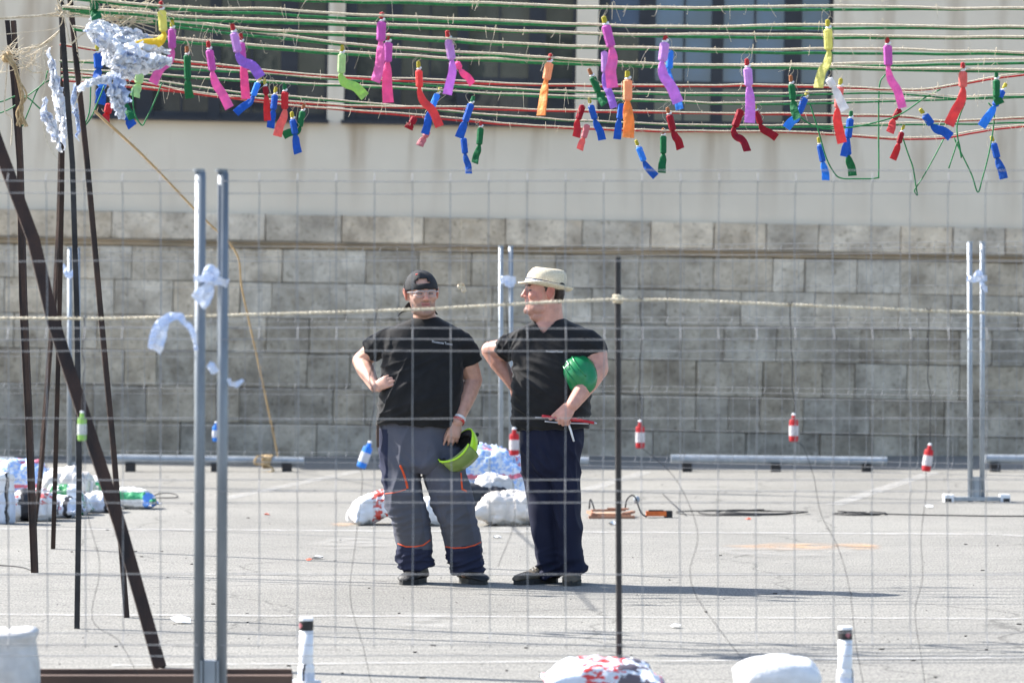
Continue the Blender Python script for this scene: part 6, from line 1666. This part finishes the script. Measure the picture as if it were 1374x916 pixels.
    for k_, z in ((.99, .003), (1.10, .0), (1.2, .001), (1.30, .006), (1.33, .010), (1.30, .002), (1.2, -.005), (1.10, -.006), (.97, -.006)):
        ring = []
        for t in np.linspace(0, 2*math.pi, 48, endpoint=False):
            c_, s_ = math.cos(t), math.sin(t)
            zz = z + (-.018*max(0, s_)**2*(k_-1)/.33 + .010*abs(c_)**2*(k_-1)/.33 + .012*max(0, -s_)**2*(k_-1)/.33)
            ring.append(Xt @ Vector((.088*k_*c_*1.04, .110*k_*s_, zz)))
        rings.append(ring)
    m.loft(rings, cap=False); m.build('brim', M['straw'], hat, smooth=True)
    m = MB(); m.loft([[Xt @ Vector((rx*math.cos(t), ry*math.sin(t), z)) for t in np.linspace(0, 2*math.pi, 40, endpoint=False)] for z, rx, ry in ((.001, .0890, .1112), (.020, .0872, .1094))], cap=False); m.build('hat_band', M['strawband'], hat, smooth=True)
    m = MB(); m.loft([[Xt @ Vector((rx*math.cos(t), ry*math.sin(t), z)) for t in np.linspace(0, 2*math.pi, 40, endpoint=False)] for z, rx, ry in ((.0195, .0878, .1100), (.0245, .0872, .1094))], cap=False); m.build('band_edge', M['navyline'], hat, smooth=True)
    # ---- green hard hat under the arm
    c = q(775, 500, -.160) + base
    hh = empty('green_hard_hat', c); tag(hh, 'glossy green hard hat clamped under the arm of the straw hatted man', 'helmet')
    ax = Vector((-.48, -.76, .42)).normalized(); side = Vector((-.75, .1, -.6)); side = (side - ax*side.dot(ax)).normalized(); fw = ax.cross(side)
    T = Matrix((side, fw, ax)).transposed()
    rings = []
    for j in range(15):
        th = math.pi/2*(1-j/14); ring = []
        for i in range(48):
            ph = 2*math.pi*i/48; rg = 1 + .05*math.exp(-((math.cos(ph))/.16)**2)*math.sin(th)**.5*(0.4+.6*math.cos(th)) 
            r_ = math.sin(th)
            lip = 1 + (.13 + .22*max(0, math.sin(ph))**3)*max(0, (math.sin(th)-.90)/.10)
            ring.append(T @ Vector((.090*max(r_, .01)*math.cos(ph)*lip, .110*max(r_, .01)*math.sin(ph)*lip, (.104*math.cos(th)**.85)*rg - .02)))
        rings.append(ring)
    m = MB(); m.loft(rings, cap=False); sh = m.build('shell', M['hardhat'], hh, smooth=True); s_ = sh.modifiers.new('s', 'SOLIDIFY'); s_.thickness = .004
    m = MB()
    for off in (-.035, 0, .035):
        m.tube([T @ Vector((off*math.cos(t*.2), .110*math.sin(t)*.93, .106*math.cos(t)*.99*(1-abs(off)*1.3) - .018)) for t in np.linspace(-1.0, 1.0, 18)], .007 if off == 0 else .005, n=8, flat=.004)
    m.build('ridge', M['hardhat'], hh, smooth=True, weld=False)
    m = MB(); m.tube([T @ Vector((.080*math.cos(t), .098*math.sin(t), -.022)) for t in np.linspace(0, 6.283, 36)], .012, n=6, flat=.006); m.build('headband', M['liner'], hh, weld=False)
    m = MB(); hp = lambda x_, y_: T @ Vector((x_, y_, .108*max(0, 1-(x_/.090)**2-(y_/.110)**2)**.43 - .014))
    m.tube([hp(.0, -.045), hp(.0, -.03), hp(.0, -.015)], .0032, n=5); m.tube([hp(.0, -.015), hp(.014, -.015), hp(.028, -.015)], .0032, n=5); m.build('emblem', M['whiteplast'], hh, weld=False)
    # ---- pliers in the fist
    c = q(758, 560, -.262) + base
    pl = empty('pliers', c); tag(pl, 'red handled pliers gripped level in the fist of the straw hatted man', 'pliers')
    dx = lambda px, py, dy=0: q(px, py, -.262+dy) - (c-base)
    m = MB(); m.tube(catmull([dx(727, 558, -.0), dx(742, 559.5, -.0), dx(760, 561), dx(776, 563)], 4), [.009]*13, n=10, flat=.007); m.build('handle', M['redgrip'], pl, smooth=True, weld=False)
    m = MB(); m.tube(catmull([dx(764, 563), dx(780, 564), dx(797, 567)], 4), [.0095]*9, n=10, flat=.007); m.build('handle', M['redgrip'], pl, smooth=True, weld=False)
    m = MB(); m.tube(catmull([dx(731, 565, -.0), dx(745, 566.5, -.0), dx(765, 567.5), dx(790, 568)], 4), [.0045]*13, n=8); m.tube([dx(797, 567), dx(801, 568)], [.006, .003], n=8); m.tube([dx(718, 560, -.0), dx(731, 560, -.0)], .003, n=6); m.build('jaw', M['steel'], pl, smooth=True, weld=False)
    m = MB(); m.tube([dx(762, 566), dx(766, 578), dx(770, 592)], [.006, .006, .005], n=8); m.build('rod', M['whiteplast'], pl, smooth=True, weld=False)
build_man_b()
